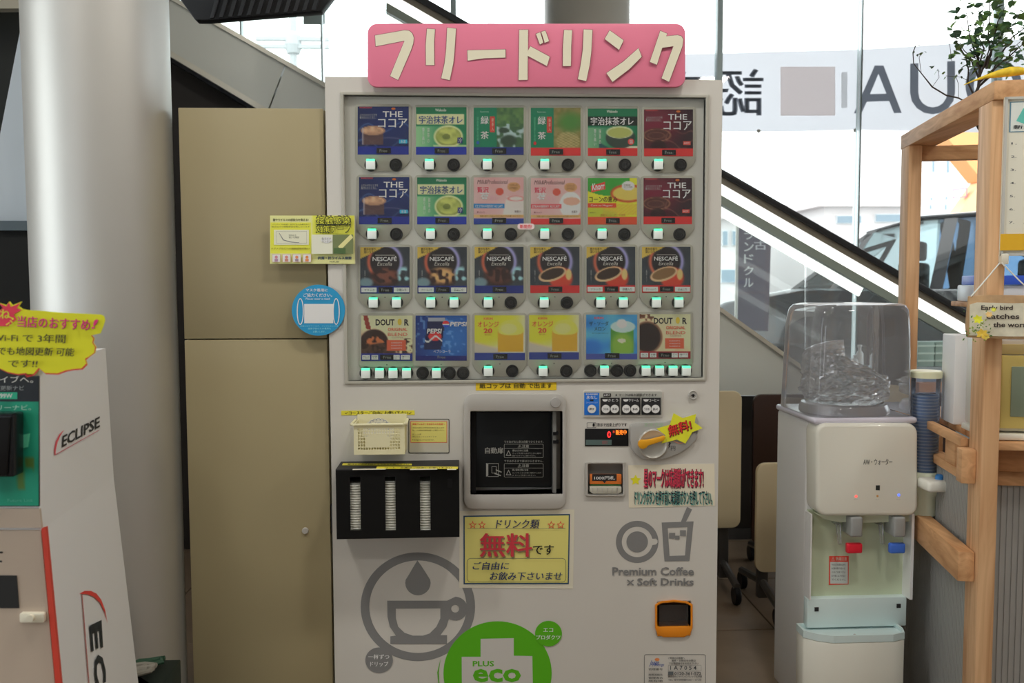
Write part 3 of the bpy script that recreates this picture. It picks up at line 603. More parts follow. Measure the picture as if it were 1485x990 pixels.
for yy, t1, t2, t3 in ((643.5, '扉はさみに注意', 'カップを取り出すときに扉が', '閉まりますのでご注意ください。'), (671.8, '熱い飲料が物に注意', 'カップをとるとき熱い飲料がこぼれ', 'ようにご注意ください。')):
    p.rrect(731, yy, 788, yy+20, 1.5, g1, w=.5); p.rect(731.5, yy+6.5, 787.5, yy+6.9, g1); p.text('⚠注意', 751, yy+1.2, 767, yy+5.8, g1, .01)
    p.poly([(737.5, yy+9), (741.5, yy+17), (733.5, yy+17)], g1, holes=[[(737.5, yy+11), (740, yy+16), (735, yy+16)]]); p.text(t1, 743, yy+8, 766, yy+11, g1, .01); p.text(t2, 743, yy+12.5, 785, yy+14.6, g1); p.text(t3, 743, yy+16, 777, yy+18, g1)
p.frame(707, 671.5, 723, 691, .6, g1); p.poly([(705, 671), (708, 673), (708, 689), (705, 691)], g1); p.frame(713, 676, 720, 686, .6, g1); p.poly([(719, 680), (728, 684), (727, 685), (719, 682)], g1); p.poly([(717, 685), (727, 689), (726, 690), (717, 687)], g1)
p.link('door_print', hd)
# --- option panel
op = sheet('option_panel', rr(845.4, 565.6, 961.5, 605.3, 4), F0, .003, WHITE, vm, bev=.001)
c5 = lambda x, y: (830+x/5.21, 555+y/5.21)
p = Print(F0, .0033); p.rrect(*c5(88, 65), *c5(677, 243), 2, C(130, 130, 124)); p.rect(*c5(90, 75), *c5(203, 243), C(20, 84, 158)); p.text('飲み物用選択', *c5(102, 80), *c5(192, 92), CW, .02); p.text('氷なし', *c5(107, 96), *c5(188, 122), CW, .02)
p.rect(*c5(133, 126), *c5(160, 137), BLK); p.text('コールドドリンク', *c5(105, 143), *c5(190, 155), CW)
p.rect(*c5(235, 80), *c5(292, 104), BLK); p.text('お好み', *c5(240, 84), *c5(286, 100), CW, .02); p.text('★ マークは味の調節ができます', *c5(322, 80), *c5(638, 102), BLK, .015)
for a, b, t in ((213, 358, 'さとう'), (370, 513, 'クリーム'), (523, 668, 'コーヒー')):
    p.rect(*c5(a, 112), *c5(b, 241), C(26, 26, 28)); p.text(t, *c5(a+56, 120), *c5(b-12, 142), CW, .02); p.poly([c5(*z) for z in arc(a+34, 124, 20, 18, 0, 180, 10)], CW)
for cx, t in ((147, '押す'), (253, '少なめ'), (320, '多め'), (408, '少なめ'), (474, '多め'), (563, 'うすめ'), (628, '濃いめ')):
    x, y = c5(cx, 197); p.ell(x, y, 6.2, 6.2, C(150, 150, 146)); p.ell(x, y, 5.6, 5.6, CW); p.text(t, x-3.6, y-1.6, x+3.6, y+2, BLK, .03)
p.link('panel_print', op)
# --- display
dp = sheet('price_display', rr(848.3, 621.5, 911.5, 646.8, 1), F0, .002, BLACK, vm, bev=.0006)
p = Print(F0, .0004); p.text('表示で出来上がりです', 866, 613, 909, 618.5, BLK, .015); p.rrect(851, 612.5, 864.5, 620, 1, BLK, w=.5); p.ell(861, 616, 1.6, 2.5, BLK); p.link('display_caption', vm)
p = Print(F0, .0026); p.rect(849.5, 637.5, 887, 645, C(60, 74, 72)); p.text('金額表示', 873, 638.5, 881, 644, C(120, 60, 60)); p.link('display_print', dp)
p = Print(F0, .003); p.text('0', 880.5, 625, 886, 634.8, (1.0, .03, .03), .02); p.text('販売中', 893, 623, 908.5, 630.3, (1.0, .22, .02), .04); p.text('準', 888.5, 624, 891.5, 628, (.6, .05, .02)); p.link('lit_digits', dp, GLOW)
# --- coin unit
cu = [c5(*a) for a in [(437, 330), (448, 308), (480, 300), (700, 293), (880, 250), (925, 245), (948, 262), (955, 300), (955, 370), (930, 440), (880, 490), (800, 540), (700, 575), (620, 590), (540, 580), (480, 545), (448, 500), (437, 430)]]
cn = sheet('coin_panel', cu, F0, .012, mat('coin_grey', C(122, 121, 118), .35), vm, bev=.004)
q = P(947, 643.5, -.012)
build('coin_dial', MB().lathe([(.04, 0), (.04, .003), (.036, .005), (.03, .002), (.0005, .001)], q, 40, 'Y'), mat('dial_grey', C(136, 134, 128), .25, metal=.4), cn, smooth=True)
lv = [c5(*a) for a in [(497, 470), (503, 445), (520, 432), (560, 432), (600, 425), (700, 400), (706, 415), (690, 438), (600, 468), (575, 475), (560, 492), (535, 502), (510, 495)]]
sheet('return_lever', lv, YP(-.018), .012, mat('orange_plastic', C(196, 116, 22), .35), cn, bev=.003, label='orange coin return lever')
p = Print(F0, .0124); p.text('文文文文', *c5(540, 300), *c5(690, 332), C(110, 136, 108)); p.text('円', *c5(745, 475), *c5(778, 512), C(50, 50, 50)); p.poly([c5(*a) for a in [(735, 445), (745, 455), (735, 475), (740, 478), (725, 497), (730, 475), (726, 472)]], C(30, 30, 30)); p.text('円', *c5(905, 362), *c5(940, 388), C(50, 50, 50)); p.poly([c5(*a) for a in arc(815, 380, 78, 78, 30, 150, 14)+arc(815, 380, 73, 73, 150, 30, 14)], C(190, 110, 90)); p.link('coin_print', cn)
# --- bill slot
bl = ring('bill_slot', rr(*c5(98, 596), *c5(399, 856), 2, 4), rr(*c5(118, 610), *c5(382, 845), 2, 4), F0, .008, SILV, vm, bev=.0015)
b0, b1 = P(*c5(118, 610), 0), P(*c5(382, 845), 0)
build('slot_recess', MB().box(b0.x-.006, b1.x+.006, .028, .032, b1.z-.01, b0.z+.01).box(b0.x-.002, b0.x, 0, .03, b1.z, b0.z).box(b1.x, b1.x+.002, 0, .03, b1.z, b0.z), mat('slot_grey', (.32, .32, .30), .5), bl)
sheet('note_mouth', [c5(132, 690), c5(372, 690), c5(372, 765), c5(132, 765)], YP(.006), .006, mat('orange_slot', C(170, 88, 36), .4), bl, bev=.001)
p = Print(YP(0), .0006); p.rect(*c5(150, 688), *c5(335, 740), C(24, 22, 22)); p.text('1000円札', *c5(166, 703), *c5(322, 732), CW, .02); p.poly([c5(*a) for a in [(228, 740), (258, 740), (243, 758)]], C(24, 22, 22)); p.link('note_print', bl)
tr = [c5(*a) for a in [(132, 785), (372, 785), (372, 825), (345, 838), (155, 838), (132, 820)]]
tq = sheet('note_tray', tr, YP(.008), .014, mat('tray_grey', C(140, 138, 128), .4), bl, bev=.0015)
for k in range(6): sheet('tray_rib', [c5(150+38*k, 790), c5(154+38*k, 790), c5(154+38*k, 834), c5(150+38*k, 834)], YP(-.006), .002, SILV, bl)
sheet('note_light', [c5(140, 766), c5(362, 766), c5(362, 775), c5(140, 775)], YP(.006), .002, mat('green_strip', C(40, 90, 50), .4), bl)
# --- key lock, coin return cup, hinge
kl = build('key_lock', MB().lathe([(.0118, 0), (.0118, .005), (.0105, .007), (.009, .005), (.0005, .005)], P(1004.3, 572.3, 0), 28, 'Y'), SILV, vm, smooth=True)
build('keyhole', MB().box(*(lambda q: (q.x-.005, q.x+.005, -.0075, -.004, q.z-.0012, q.z+.0012))(P(1004.3, 572.3, 0))), BLACK, kl)
for q in (P(1004.3, 572.3, 0),): build('key_slot', MB().box(q.x-.0015, q.x+.0015, -.0078, -.004, q.z-.005, q.z+.003), BLACK, kl)
OR = mat('orange_plastic2', C(178, 98, 20), .3)
oc = [(950, 876), (958, 871.5), (977, 869.4), (996, 871.5), (1004.5, 876), (1004.5, 910), (1001, 919), (992, 923.7), (962, 923.7), (953, 919), (950, 910)]
ic = [(953, 878), (960, 874.5), (977, 873), (994, 874.5), (1001.5, 878), (1001.5, 905), (1001, 908.6), (992, 909), (962, 909), (953.6, 908.6), (953, 905)]
cr = ring('coin_return', oc, ic, F0, .006, OR, vm, bev=.0015, label='orange coin return cup')
build('cup_recess', MB().box(bx0-.004, bx1+.004, .045, .05, bz0, bz1).box(bx0-.003, bx0, 0, .05, bz0, bz1).box(bx1, bx1+.003, 0, .05, bz0, bz1).box(bx0, bx1, 0, .05, bz0-.003, bz0).box(bx0, bx1, 0, .05, bz1, bz1+.003), mat('brown_recess', (.10, .055, .03), .4), cr)
a, b = P(953, 909, 0), P(1001.5, 921, 0); build('cup_lip', MB().box(a.x, b.x, -.004, .045, b.z, a.z), OR, cr, bev=.003)
sheet('clear_flap', [(956, 877), (998, 877), (998, 908), (956, 908)], YP(.006), .002, clear_mat('flap_clear', (.7, .68, .66), 1.0, .03), cr)
# --- allergy notice frame
al = ring('notice_frame', rr(592.4, 607.2, 651.7, 657, 2, 4), rr(593.4, 608.2, 650.7, 656, 1.6, 4), F0, .0012, DARK, vm)
p = Print(F0, .0006); p.rrect(593.4, 608.2, 650.7, 656, 1.6, C(146, 142, 130)); p.rect(595.3, 610.6, 648.4, 641.8, C(190, 84, 56)); p.rect(596.2, 611.5, 647.5, 640.9, C(172, 158, 88))
p.text('食物アレルギーをお持ちのお客様へ', 598, 613.3, 645, 616.2, C(170, 50, 40), .02); p.text('下記の飲料は特定原材料を含みます', 598, 619, 644, 621, C(90, 80, 50)); p.text('詳しくは自動販売機管理者へご確認ください', 598, 622.6, 644, 624.6, C(90, 80, 50)); p.text('乳・小麦', 598, 628.5, 611, 630.5, C(90, 80, 50)); p.text('詳しくはこちらのサイトで', 598, 632, 633, 634, C(90, 80, 50)); p.text('https://www.', 598, 636.5, 630, 639, C(90, 80, 50))
p.link('notice_print', vm)
# --- service label bottom right
p = Print(F0, .0003); p.rrect(934, 948.5, 1023.6, 1035, 3, C(70, 72, 70), w=.7); p.text('Japan', 941, 957, 954, 966, C(40, 60, 120), slant=3); p.text('Beverage', 948, 961, 962, 967, C(40, 60, 120), slant=2); p.ell(953, 956, 3.5, 2.2, C(190, 100, 60))
for i, (t, a, b, y) in enumerate((('ご利用のお客様へ', 969, 993, 952.3), ('故障・お問合せの際は', 974, 1009, 956), ('下記管理番号をお伝え下さい', 970, 1013, 960.2), ('株式会社ジャパンビバレッジ北海道', 969, 1018, 979), ('TEL 受付時間9:00～17:30', 969, 1017, 984))): p.text(t, a, y, b, y+3, C(50, 52, 52), .01)
p.rrect(969, 964, 1017, 973, 1, C(90, 90, 90), w=.4); p.text('1 A 7 0 5 4', 972, 965, 1010, 971, C(40, 44, 48), .01); p.rect(969, 973.5, 976.5, 978.5, C(70, 74, 76)); p.text('0120-361-572', 978, 974, 1017, 978.5, C(50, 52, 54), .02)
for y, t in ((968.5, '管理番号'), (976.5, '故障連絡先'), (981, '管理者名'), (985.5, '所在地')): p.text(t, 940.5, y, 961, y+3.2, C(50, 52, 52), .01)
p.link('service_label', vm)
# --- hinge slots at left edge
for yy in (745, 765): 
    q = P(478, yy, 0); build('side_hinge', MB().box(ML-.006, ML+.001, .02, .035, q.z-.02, q.z+.02), DARK, vm)
# ------------------------------------------------------------------ things on the machine
# pink sign
PINKM = mat('pink_board', C(172, 88, 108), .5, noise=.03, nscale=4)
SY = -.012
sg = sheet('pink_sign', rr(533, 34, 994, 126, 14, 8), YP(SY), .012, PINKM, off=0, bev=.002, label='wide pink signboard with white katakana on top of the vending machine', cat='sign')
for ax in (560, 960): 
    q = P(ax, 100, 0); build('bracket', MB().box(q.x-.02, q.x+.02, SY, .02, MT, MT+.06), SILV, sg)
p = Print(YP(SY), .0125); SW = C(168, 160, 142); k1 = lambda x, y: (470+x/4.303, 20+y/4.303); k2 = lambda x, y: (750+x/4.303, 20+y/4.303)
strokes = [(k1, [(318, 135), (500, 103), (530, 105), (550, 122), (560, 150), (556, 185), (545, 220), (462, 413), (412, 388), (502, 168), (322, 203)]), (k1, [(642, 93), (692, 96), (686, 180), (688, 320), (636, 320), (634, 200)]), (k1, [(768, 87), (823, 92), (813, 240), (806, 310), (784, 414), (731, 402), (752, 310), (762, 220)]), (k1, [(894, 228), (1132, 222), (1132, 273), (1000, 277), (896, 292)]),
 (k2, [(13, 100), (68, 99), (67, 230), (83, 203), (203, 268), (186, 326), (66, 262), (65, 412), (9, 413)]), (k2, [(117, 125), (144, 115), (163, 180), (142, 192)]), (k2, [(150, 112), (176, 105), (199, 170), (172, 181)]), (k2, [(293, 100), (343, 103), (337, 200), (335, 326), (285, 326), (286, 200)]), (k2, [(415, 97), (470, 100), (462, 240), (452, 320), (431, 419), (379, 408), (398, 310), (410, 220)]), (k2, [(577, 103), (664, 165), (636, 225), (546, 157)]), (k2, [(757, 214), (777, 268), (700, 345), (595, 425), (557, 370), (660, 300)]),
 (k2, [(893, 106), (936, 124), (930, 140), (1000, 133), (1025, 140), (1037, 160), (1030, 205), (948, 424), (901, 402), (975, 202), (905, 212), (872, 318), (828, 300)])]
for k, st in strokes:
    pts = [k(*a) for a in st]; cx = sum(a[0] for a in pts)/len(pts); cy = sum(a[1] for a in pts)/len(pts)
    n = len(pts); area = sum(pts[i][0]*pts[(i+1) % n][1]-pts[(i+1) % n][0]*pts[i][1] for i in range(n)); sgn = 1 if area > 0 else -1
    out = []
    for i in range(n):
        a, b, c = Vector(pts[i-1]), Vector(pts[i]), Vector(pts[(i+1) % n]); n1 = Vector(((b-a).y, -(b-a).x)).normalized()*sgn; n2 = Vector(((c-b).y, -(c-b).x)).normalized()*sgn
        out.append(tuple(b+(n1+n2).normalized()*.7))
    p.poly(out, C(96, 52, 56)); p.poly(pts, SW)
p.link('sign_lettering', sg)
# black lid box
LY = -.10
lbx0, lbz1 = P(486.7, 682.4, LY).x, P(486.7, 682.4, LY).z; lbx1, lbz0 = P(666.3, 778.4, LY).x, P(666.3, 778.4, LY).z
lb = empty('lid_box', ((lbx0+lbx1)/2, LY/2, lbz0), 'black box with three slots full of white lids, on the machine front', 'box')
BKM = mat('black_board', (.009, .009, .009), .6, spec=.15); slots = []
c3 = lambda x, y: (470+x/4.304, 560+y/4.304)
for a, b in ((160, 230), (380, 448), (597, 665)):
    q0 = P(*c3(a, 565), LY); q1 = P(*c3(b, 898), LY); slots.append((q0.x, q1.x, q1.z, q0.z))
build('front_panel', MB().slab(lbx0, lbx1, lbz0, lbz1, slots, LY, LY+.003), BKM, lb)
build('side_panel', MB().box(lbx0, lbx0+.003, LY+.003, -.001, lbz0, lbz1), BKM, lb); build('side_panel', MB().box(lbx1-.003, lbx1, LY+.003, -.001, lbz0, lbz1), BKM, lb)
build('bottom_panel', MB().box(lbx0+.003, lbx1-.003, LY+.003, -.001, lbz0, lbz0+.003), BKM, lb); build('back_panel', MB().box(lbx0+.003, lbx1-.003, -.004, -.001, lbz0+.003, lbz1), BKM, lb)
TP = PZ(500, 676, lbz1)
build('top_panel', MB().box(lbx0, lbx1, LY, -.001, lbz1, lbz1+.003), mat('black_top', (.02, .02, .022), .5, spec=.3), lb)
TPL = Plane((0, 0, lbz1+.003), (0, 0, 1)); YT = C(176, 156, 44)
def strip(name, pts, label, txt, tq, cat='label'):
    o = sheet(name, pts, TPL, .0006, mat('yellow_tape', YT, .5), off=.0003, label=label, cat=cat); p = Print(TPL, .0012); p.text(txt, 0, 0, 0, 0, BLK, .01, q=tq); p.link('strip_print', o); return o
strip('yellow_strip', [c3(118, 479), c3(548, 482), c3(546, 492), c3(112, 491)], 'yellow lettered strip along the back of the black lid box top', '紙コップのフタはこちらからお取り下さい', [c3(150, 481), c3(530, 483), c3(528, 491), c3(146, 490)])
strip('yellow_strip', [c3(330, 500), c3(836, 501), c3(834, 514), c3(324, 513)], 'yellow lettered strip along the front of the black lid box top', 'コーヒーの蓋はご自由にお使い下さい', [c3(380, 502), c3(800, 503), c3(798, 512), c3(376, 511)])
for a, b in ((178, 384), (536, 706), (768, 825)):
    q = [TPL.hit(*c3(a, 519), .0), TPL.hit(*c3(b, 519), 0)]
    build('lid_window', MB().box(q[0].x, q[1].x, q[0].y-.005, q[0].y+.005, lbz1+.003, lbz1+.0035), PAPER, lb)
q = P(*c3(785, 605), LY); build('dark_label', MB().box(q.x-.006, q.x+.006, LY-.0008, LY, q.z-.011, q.z+.011), BLACK, lb)
ORD = 'topmost second third fourth fifth sixth seventh eighth ninth tenth eleventh'.split()
def place(k, n): return ORD[0]+' of its stack' if k == 0 else 'lowest of its stack' if k == n-1 else ORD[k]+' from the top' if k < 11 else ('second', 'third', 'fourth', 'fifth', 'sixth', 'seventh', 'eighth', 'ninth', 'tenth', 'eleventh')[n-2-k]+' from the bottom'
LIDM = mat('white_lid', C(170, 168, 158), .35); lid0 = None
for k, (sx0, sx1, sz0, sz1) in enumerate(slots):
    cx = (sx0+sx1)/2; nm = ('left', 'middle', 'right')[k]
    n = 21; zt = P(*c3(195, (612, 600, 605)[k]), LY).z; step = (zt-(lbz0+.004))/n
    for i in range(n):
        z = lbz0+.0035+i*step; lab = 'white plastic cup lid, %s, in the %s slot of the black box' % (place(n-1-i, n), nm)
        if lid0 is None:
            lid0 = build('plastic_cup_lid', MB().lathe([(.0385, 0), (.0405, .0006), (.0405, .0026), (.036, .0032), (.033, step-.0004), (.0005, step-.0004)], (cx, LY+.0475, z), 36), LIDM, smooth=True, label=lab, cat='lid', group='lids in the left slot'); l0 = Vector((cx, LY+.0475, z))
        else:
            c = lid0.copy(); COL.objects.link(c); c.location = lid0.location+Vector((cx, LY+.0475, z))-l0; c.location.x += random.uniform(-.0006, .0006); c['label'] = lab; c['group'] = 'lids in the %s slot' % nm
# coaster strip and basket
o, p = sticker('yellow_notice', [c3(107, 152), c3(564, 150), c3(566, 178), c3(107, 181)], 'yellow notice strip with tick marks just above the white basket', 'label', YT); p.text('✓コースターご自由にお使い下さい✓', *c3(130, 154), *c3(545, 177), BLK, .02); p.link('notice_writing', o)
BY = -.085; bw = mat('basket_white', C(166, 160, 132), .45)
bL, bT = P(*c3(168, 240), BY).x, P(*c3(168, 240), BY).z; bR = P(*c3(513, 240), BY).x; bBt = P(*c3(190, 418), BY+.01).z
gL, gR = P(*c3(185, 300), BY).x, P(*c3(503, 300), BY).x
bk = empty('white_basket', ((bL+bR)/2, BY/2, bBt), 'small cream plastic basket with square holes holding coasters', 'basket')
hol = []; nx = 16; hw = (gR-gL)
for j in range(7):
    z1 = bT-.006-(j+.35)*(bT-bBt)*.108
    for i in range(nx):
        if 3 <= i <= 9+2 and 2 <= j <= 5 and not (i in (3, 11) and j == 2): continue
        x0 = gL+hw*(.08+.84*i/nx); hol.append((x0, x0+hw*.036, z1-.0066, z1-.0008))
build('front_wall', MB().slab(gL, gR, bBt, bT, hol, BY, BY+.002), bw, bk)
build('back_wall', MB().slab(gL, gR, bBt, bT+.014, [], -.004, -.002), bw, bk)
sh = [((0), 0)]
for s_, xx in ((0, gL), (1, gR-.002)):
    m_ = MB(); m_.box(xx, xx+.002, BY+.002, -.004, bBt, bT); build('side_wall', m_, bw, bk)
build('basket_floor', MB().box(gL, gR, BY, -.002, bBt-.002, bBt), bw, bk)
rim = MB(); rz = bT; rim.tube([(bL+.002, -.003, rz+.0), (bL, BY+.008, rz), (bL+.008, BY-.002, rz), (bR-.008, BY-.002, rz), (bR, BY+.008, rz), (bR-.002, -.003, rz)], .0035, 8); build('rim', rim, bw, bk, smooth=True)
for k in range(5):
    cy_ = -.02-.004*k; ctr = P(*c3(340, 265), cy_); r_ = .036; sc = []
    for i in range(72):
        a = 2*math.pi*i/72; rr_ = r_*(1+.035*abs(math.sin(a*7))); sc.append(Vector((ctr.x+rr_*math.cos(a)*1.05, cy_, ctr.z-.008+rr_*math.sin(a)*.95)))
    co = build('paper_coaster', MB().prism(sc, (0, .001, 0)), PAPER, label=('scalloped white paper coaster at the very back of the basket row', 'white paper coaster second from the back in the basket', 'white paper coaster in the middle of the basket row', 'white paper coaster second from the front in the basket', 'frontmost coaster in the basket, showing printed blue arcs')[k], cat='coaster', group='coasters in the basket')
    if k == 4:
        p = Print(YP(cy_), .0004)
        for j in range(9):
            a = rad(-175+21*j); ccx, ccy = c3(340+58*math.cos(a), 262+50*math.sin(a)); p.poly(arc(ccx, ccy, 3.4, 3.2, math.degrees(a)-95, math.degrees(a)+95, 8)+arc(ccx, ccy, 2.9, 2.7, math.degrees(a)+95, math.degrees(a)-95, 8), C(100, 104, 120))
        p.text('Cafe', *c3(318, 222), *c3(352, 234), C(110, 112, 120)); p.link('coaster_print', co)
# yellow paper cup strip
o, p = sticker('yellow_notice', [(690, 553), (807, 552.3), (807, 565.5), (690, 566)], 'yellow notice strip directly above the silver serving hatch', 'label', C(176, 140, 26)); p.text('紙コップは 自動 で出ます', 695.5, 555.5, 801, 563, C(24, 22, 18), .01, lift=-.4); p.link('notice_writing', o)
# free drink poster
o, p = sticker('free_drinks_poster', [(666.5, 741), (833, 738.5), (831, 853.5), (666, 852)], 'white bordered yellow poster with big red kanji below the serving hatch', 'poster', C(160, 156, 142))
p.poly([(672, 747.5), (826.7, 745), (825, 846.8), (672.3, 847)], C(30, 54, 76)); p.poly([(674, 749.5), (824.8, 747), (823.2, 844.8), (674.2, 845)], C(166, 158, 90))
NV = C(28, 40, 70); RD = C(150, 40, 50)
for sx in (685.5, 699, 799.5, 813): 
    p.poly(star(sx, 761, 6.2), C(170, 60, 44)); p.poly(star(sx, 761, 3.6), C(166, 158, 90))
p.text('ドリンク類', 719, 753, 781, 766, C(36, 40, 64), .02, slant=2); p.rect(678, 766, 820, 766.5, C(70, 76, 80))
p.text('無料', 697.5, 775, 772.5, 809, C(96, 84, 60), .03); p.text('無料', 696, 773, 771, 807, RD, .03); p.text('です', 773, 790, 803, 804, BLK, .02)
p.rrect(677, 809, 821, 844, 6, C(50, 54, 60), w=.6); p.text('ご自由に', 685, 814.5, 737, 826, NV, .02, slant=2); p.text('お飲み下さいませ', 710, 829, 814, 841, NV, .02, slant=2); p.link('poster_print', o)
# star burst
o, p = sticker('star_burst_tag', [c5(*a) for a in [(765, 228), (835, 266), (935, 235), (925, 300), (985, 342), (907, 372), (855, 458), (790, 428), (672, 458), (705, 395), (635, 345), (737, 315)]], 'yellow spiky star tag with red kanji over the coin dial', 'tag', C(176, 164, 34), off=.016)
p.text('無料!', 0, 0, 0, 0, C(80, 30, 20), .06, q=[c5(722, 326), c5(890, 278), c5(906, 352), c5(736, 412)]); p.text('無料!', 0, 0, 0, 0, C(170, 36, 34), .02, q=[c5(718, 322), c5(886, 274), c5(902, 348), c5(732, 408)]); p.link('tag_writing', o)
build('tag_standoff', MB().box(*(lambda q: (q.x-.01, q.x+.01, -.0161, -.012, q.z-.01, q.z+.01))(P(985, 625, -.012))), PAPER, o)
# mark notice paper
o, p = sticker('star_mark_notice', [(911, 674.5), (1036, 672), (1037, 733), (912, 736)], 'white paper notice with yellow star, red and teal writing', 'notice', C(164, 158, 142))
p.poly(star(921.8, 696, 8.2, .5), C(180, 160, 30)); p.text('星のマークは味調節ができます!', 934.5, 679.5, 1020.5, 708, C(70, 30, 40), .05); p.text('星のマークは味調節ができます!', 933.5, 678.5, 1019.5, 707, C(160, 44, 64), .02)
p.text('ドリンクボタンを押す前に味調節ボタンを押して下さい。', 921, 711.5, 1033.5, 733, C(60, 130, 124), .04); p.text('ドリンクボタンを押す前に味調節ボタンを押して下さい。', 920, 710.5, 1032.5, 732, C(20, 26, 34), .01); p.link('notice_writing', o)
# yellow hygiene flyer (bridges machine and locker)
c4 = lambda x, y: (240+x/3.3, 280+y/3.3)
o, p = sticker('hygiene_flyer', [c4(500, 107), c4(906, 107), c4(908, 340), c4(500, 337)], 'yellow hygiene tape flyer stuck across locker and machine edge', 'flyer', C(160, 156, 116), th=.0008, Y=-.0052)
p.art(*c4(500, 107), *c4(903, 338), lambda u, v: mix(mix(fill(u, (176, 172, 116)), BX(u, v, .5, .0, 1, .42), (182, 172, 60)), BX(u, v, 0, 0, .48, .12)+BX(u, v, 0, .8, 1, 1)*.8+0*u, (178, 172, 112)), N=30)
p.art(*c4(502, 140), *c4(696, 288), lambda u, v: fill(u, (182, 172, 54)), N=3)
p.text('菌やウイルスの感染力を抑える!', *c4(514, 121), *c4(684, 134), C(50, 54, 44), .03); p.text('バリテープは抗菌・抗ウイルス効果を持つ', *c4(512, 146), *c4(688, 153), C(80, 80, 50)); p.text('貼るだけで接触感染対策になります', *c4(508, 157), *c4(690, 164), C(80, 80, 50))
p.rect(*c4(519, 175), *c4(686, 247), C(170, 166, 146)); p.frame(*c4(530, 182), *c4(676, 240), .3, C(110, 110, 100)); p.poly([c4(*a) for a in [(545, 190), (565, 222), (600, 232), (640, 236), (640, 238), (598, 235), (562, 225), (543, 191)]], C(90, 90, 90)); p.text('99%以上\n減少を確認', *c4(590, 196), *c4(640, 216), C(100, 100, 90))
p.text('ドアノブなどへの接触感染対策に!', *c4(508, 260), *c4(690, 269), C(80, 70, 30), .02)
for k in range(4):
    a = 510+49*k; p.rrect(*c4(a, 291), *c4(a+40, 330), 1, C(188, 184, 168)); p.rrect(*c4(a, 291), *c4(a+40, 330), 1, C(160, 110, 90), w=.4); p.ell(*c4(a+20, 306), 2.2, 2.2, C((150, 160, 170, 190)[k], 100, (110, 90, 70, 50)[k])); p.rect(*c4(a+12, 314), *c4(a+28, 326), C((130, 150, 120, 180)[k], 100, (120, 90, 110, 60)[k]))
p.text('接触感染', *c4(721, 108), *c4(886, 152), C(30, 36, 24), .07); p.text('接触感染', *c4(723, 112), *c4(884, 148), C(178, 170, 50), .0); p.text('対策テープ', *c4(721, 152), *c4(886, 190), C(30, 36, 24), .07); p.text('対策テープ', *c4(723, 155), *c4(884, 187), C(178, 170, 50), .0)
p.rect(*c4(700, 198), *c4(800, 290), C(174, 170, 150)); p.rect(*c4(800, 198), *c4(898, 290), C(84, 92, 60)); p.poly([c4(*a) for a in [(826, 255), (886, 196), (898, 212), (838, 272)]], C(170, 160, 110)); p.rect(*c4(806, 262), *c4(862, 290), C(56, 76, 44)); p.ell(*c4(770, 224), 8, 4.4, C(186, 182, 166)); p.text('貼るだけ\nカンタン', *c4(748, 212), *c4(792, 236), C(90, 90, 80))
p.text('抗菌・抗ウイルス機能', *c4(729, 303), *c4(890, 317), C(40, 50, 60), .05); p.text('HOKUSEI', *c4(786, 324), *c4(830, 332), C(60, 60, 50), .02); p.link('flyer_print', o)
# mask sticker
o, p = sticker('mask_sticker', el(461.8, 449.6, 38.6, 37, 48), 'round blue sticker with a white face mask drawing', 'sticker', C(30, 110, 148), th=.0008, Y=-.0052)
WP = C(170, 176, 172); p.rect(*c4(664, 530), *c4(803, 622), WP)
for sx, cx in ((1, 645), (-1, 817)):
    p.poly([c4(*a) for a in el(cx, 566, 17, 64, 30)], WP, holes=[[c4(*a) for a in el(cx, 566, 12, 59, 30)]])
p.text('マスク着用に', *c4(672, 456), *c4(776, 471), WP, .02); p.text('ご協力ください。', *c4(660, 479), *c4(798, 496), WP, .02); p.text('Please wear a mask', *c4(670, 500), *c4(788, 510), WP, 0, slant=.6)
p.text('新型コロナウイルス、インフルエンザ等', *c4(645, 632), *c4(826, 639), C(110, 160, 176)); p.text('感染予防のため着用を', *c4(682, 643), *c4(792, 652), C(110, 160, 176)); p.text('お願いします。', *c4(706, 658), *c4(766, 667), C(110, 160, 176)); p.link('sticker_print', o)
# ------------------------------------------------------------------ ceiling lamp frames (out of view)
for x, y in LAMPS:
    build('ceiling_light', MB().slab(x-.31, x+.31, 0, .04, [], 0, .01).box(x-.31, x+.31, y-.31, y-.285, 3.56, 3.6).box(x-.31, x+.31, y+.285, y+.31, 3.56, 3.6), WHITE, kind='structure') if False else None
    lp = MB(); 
    for a, b, c, d in ((-.31, .31, -.31, -.285), (-.31, .31, .285, .31), (-.31, -.285, -.285, .285), (.285, .31, -.285, .285)): lp.box(x+a, x+b, y+c, y+d, 3.56, 3.6)
    build('ceiling_light_frame', lp, WHITE, kind='structure')
# ------------------------------------------------------------------ beige locker
LK = mat('locker_beige', C(118, 109, 84), .42, noise=.03, nscale=2, bump=.04)
KX0 = P(261.5, 300, .02).x; KX1 = -.349; KT = P(350, 156, .02).z; KS = P(380, 491.5, .02).z
lk = empty('steel_locker', ((KX0+KX1)/2, .25, 0), 'tall beige two-door steel locker standing between the column and vending machine', 'locker')
build('cabinet_body', MB().box(KX0, KX1, .045, .5, 0, KT), LK, lk, bev=.003)
build('upper_door', MB().box(KX0+.001, KX1-.001, .02, .043, KS+.0015, KT-.001), LK, lk, bev=.002)
ld = build('lower_door', MB().box(KX0+.001, KX1-.001, .02, .043, .04, KS-.0015), LK, lk, bev=.002)
kq = P(443, 769, .02); build('lock', MB().lathe([(.0085, 0), (.0085, .004), (.007, .006), (.0005, .006)], kq, 24, 'Y'), SILV, ld, smooth=True)
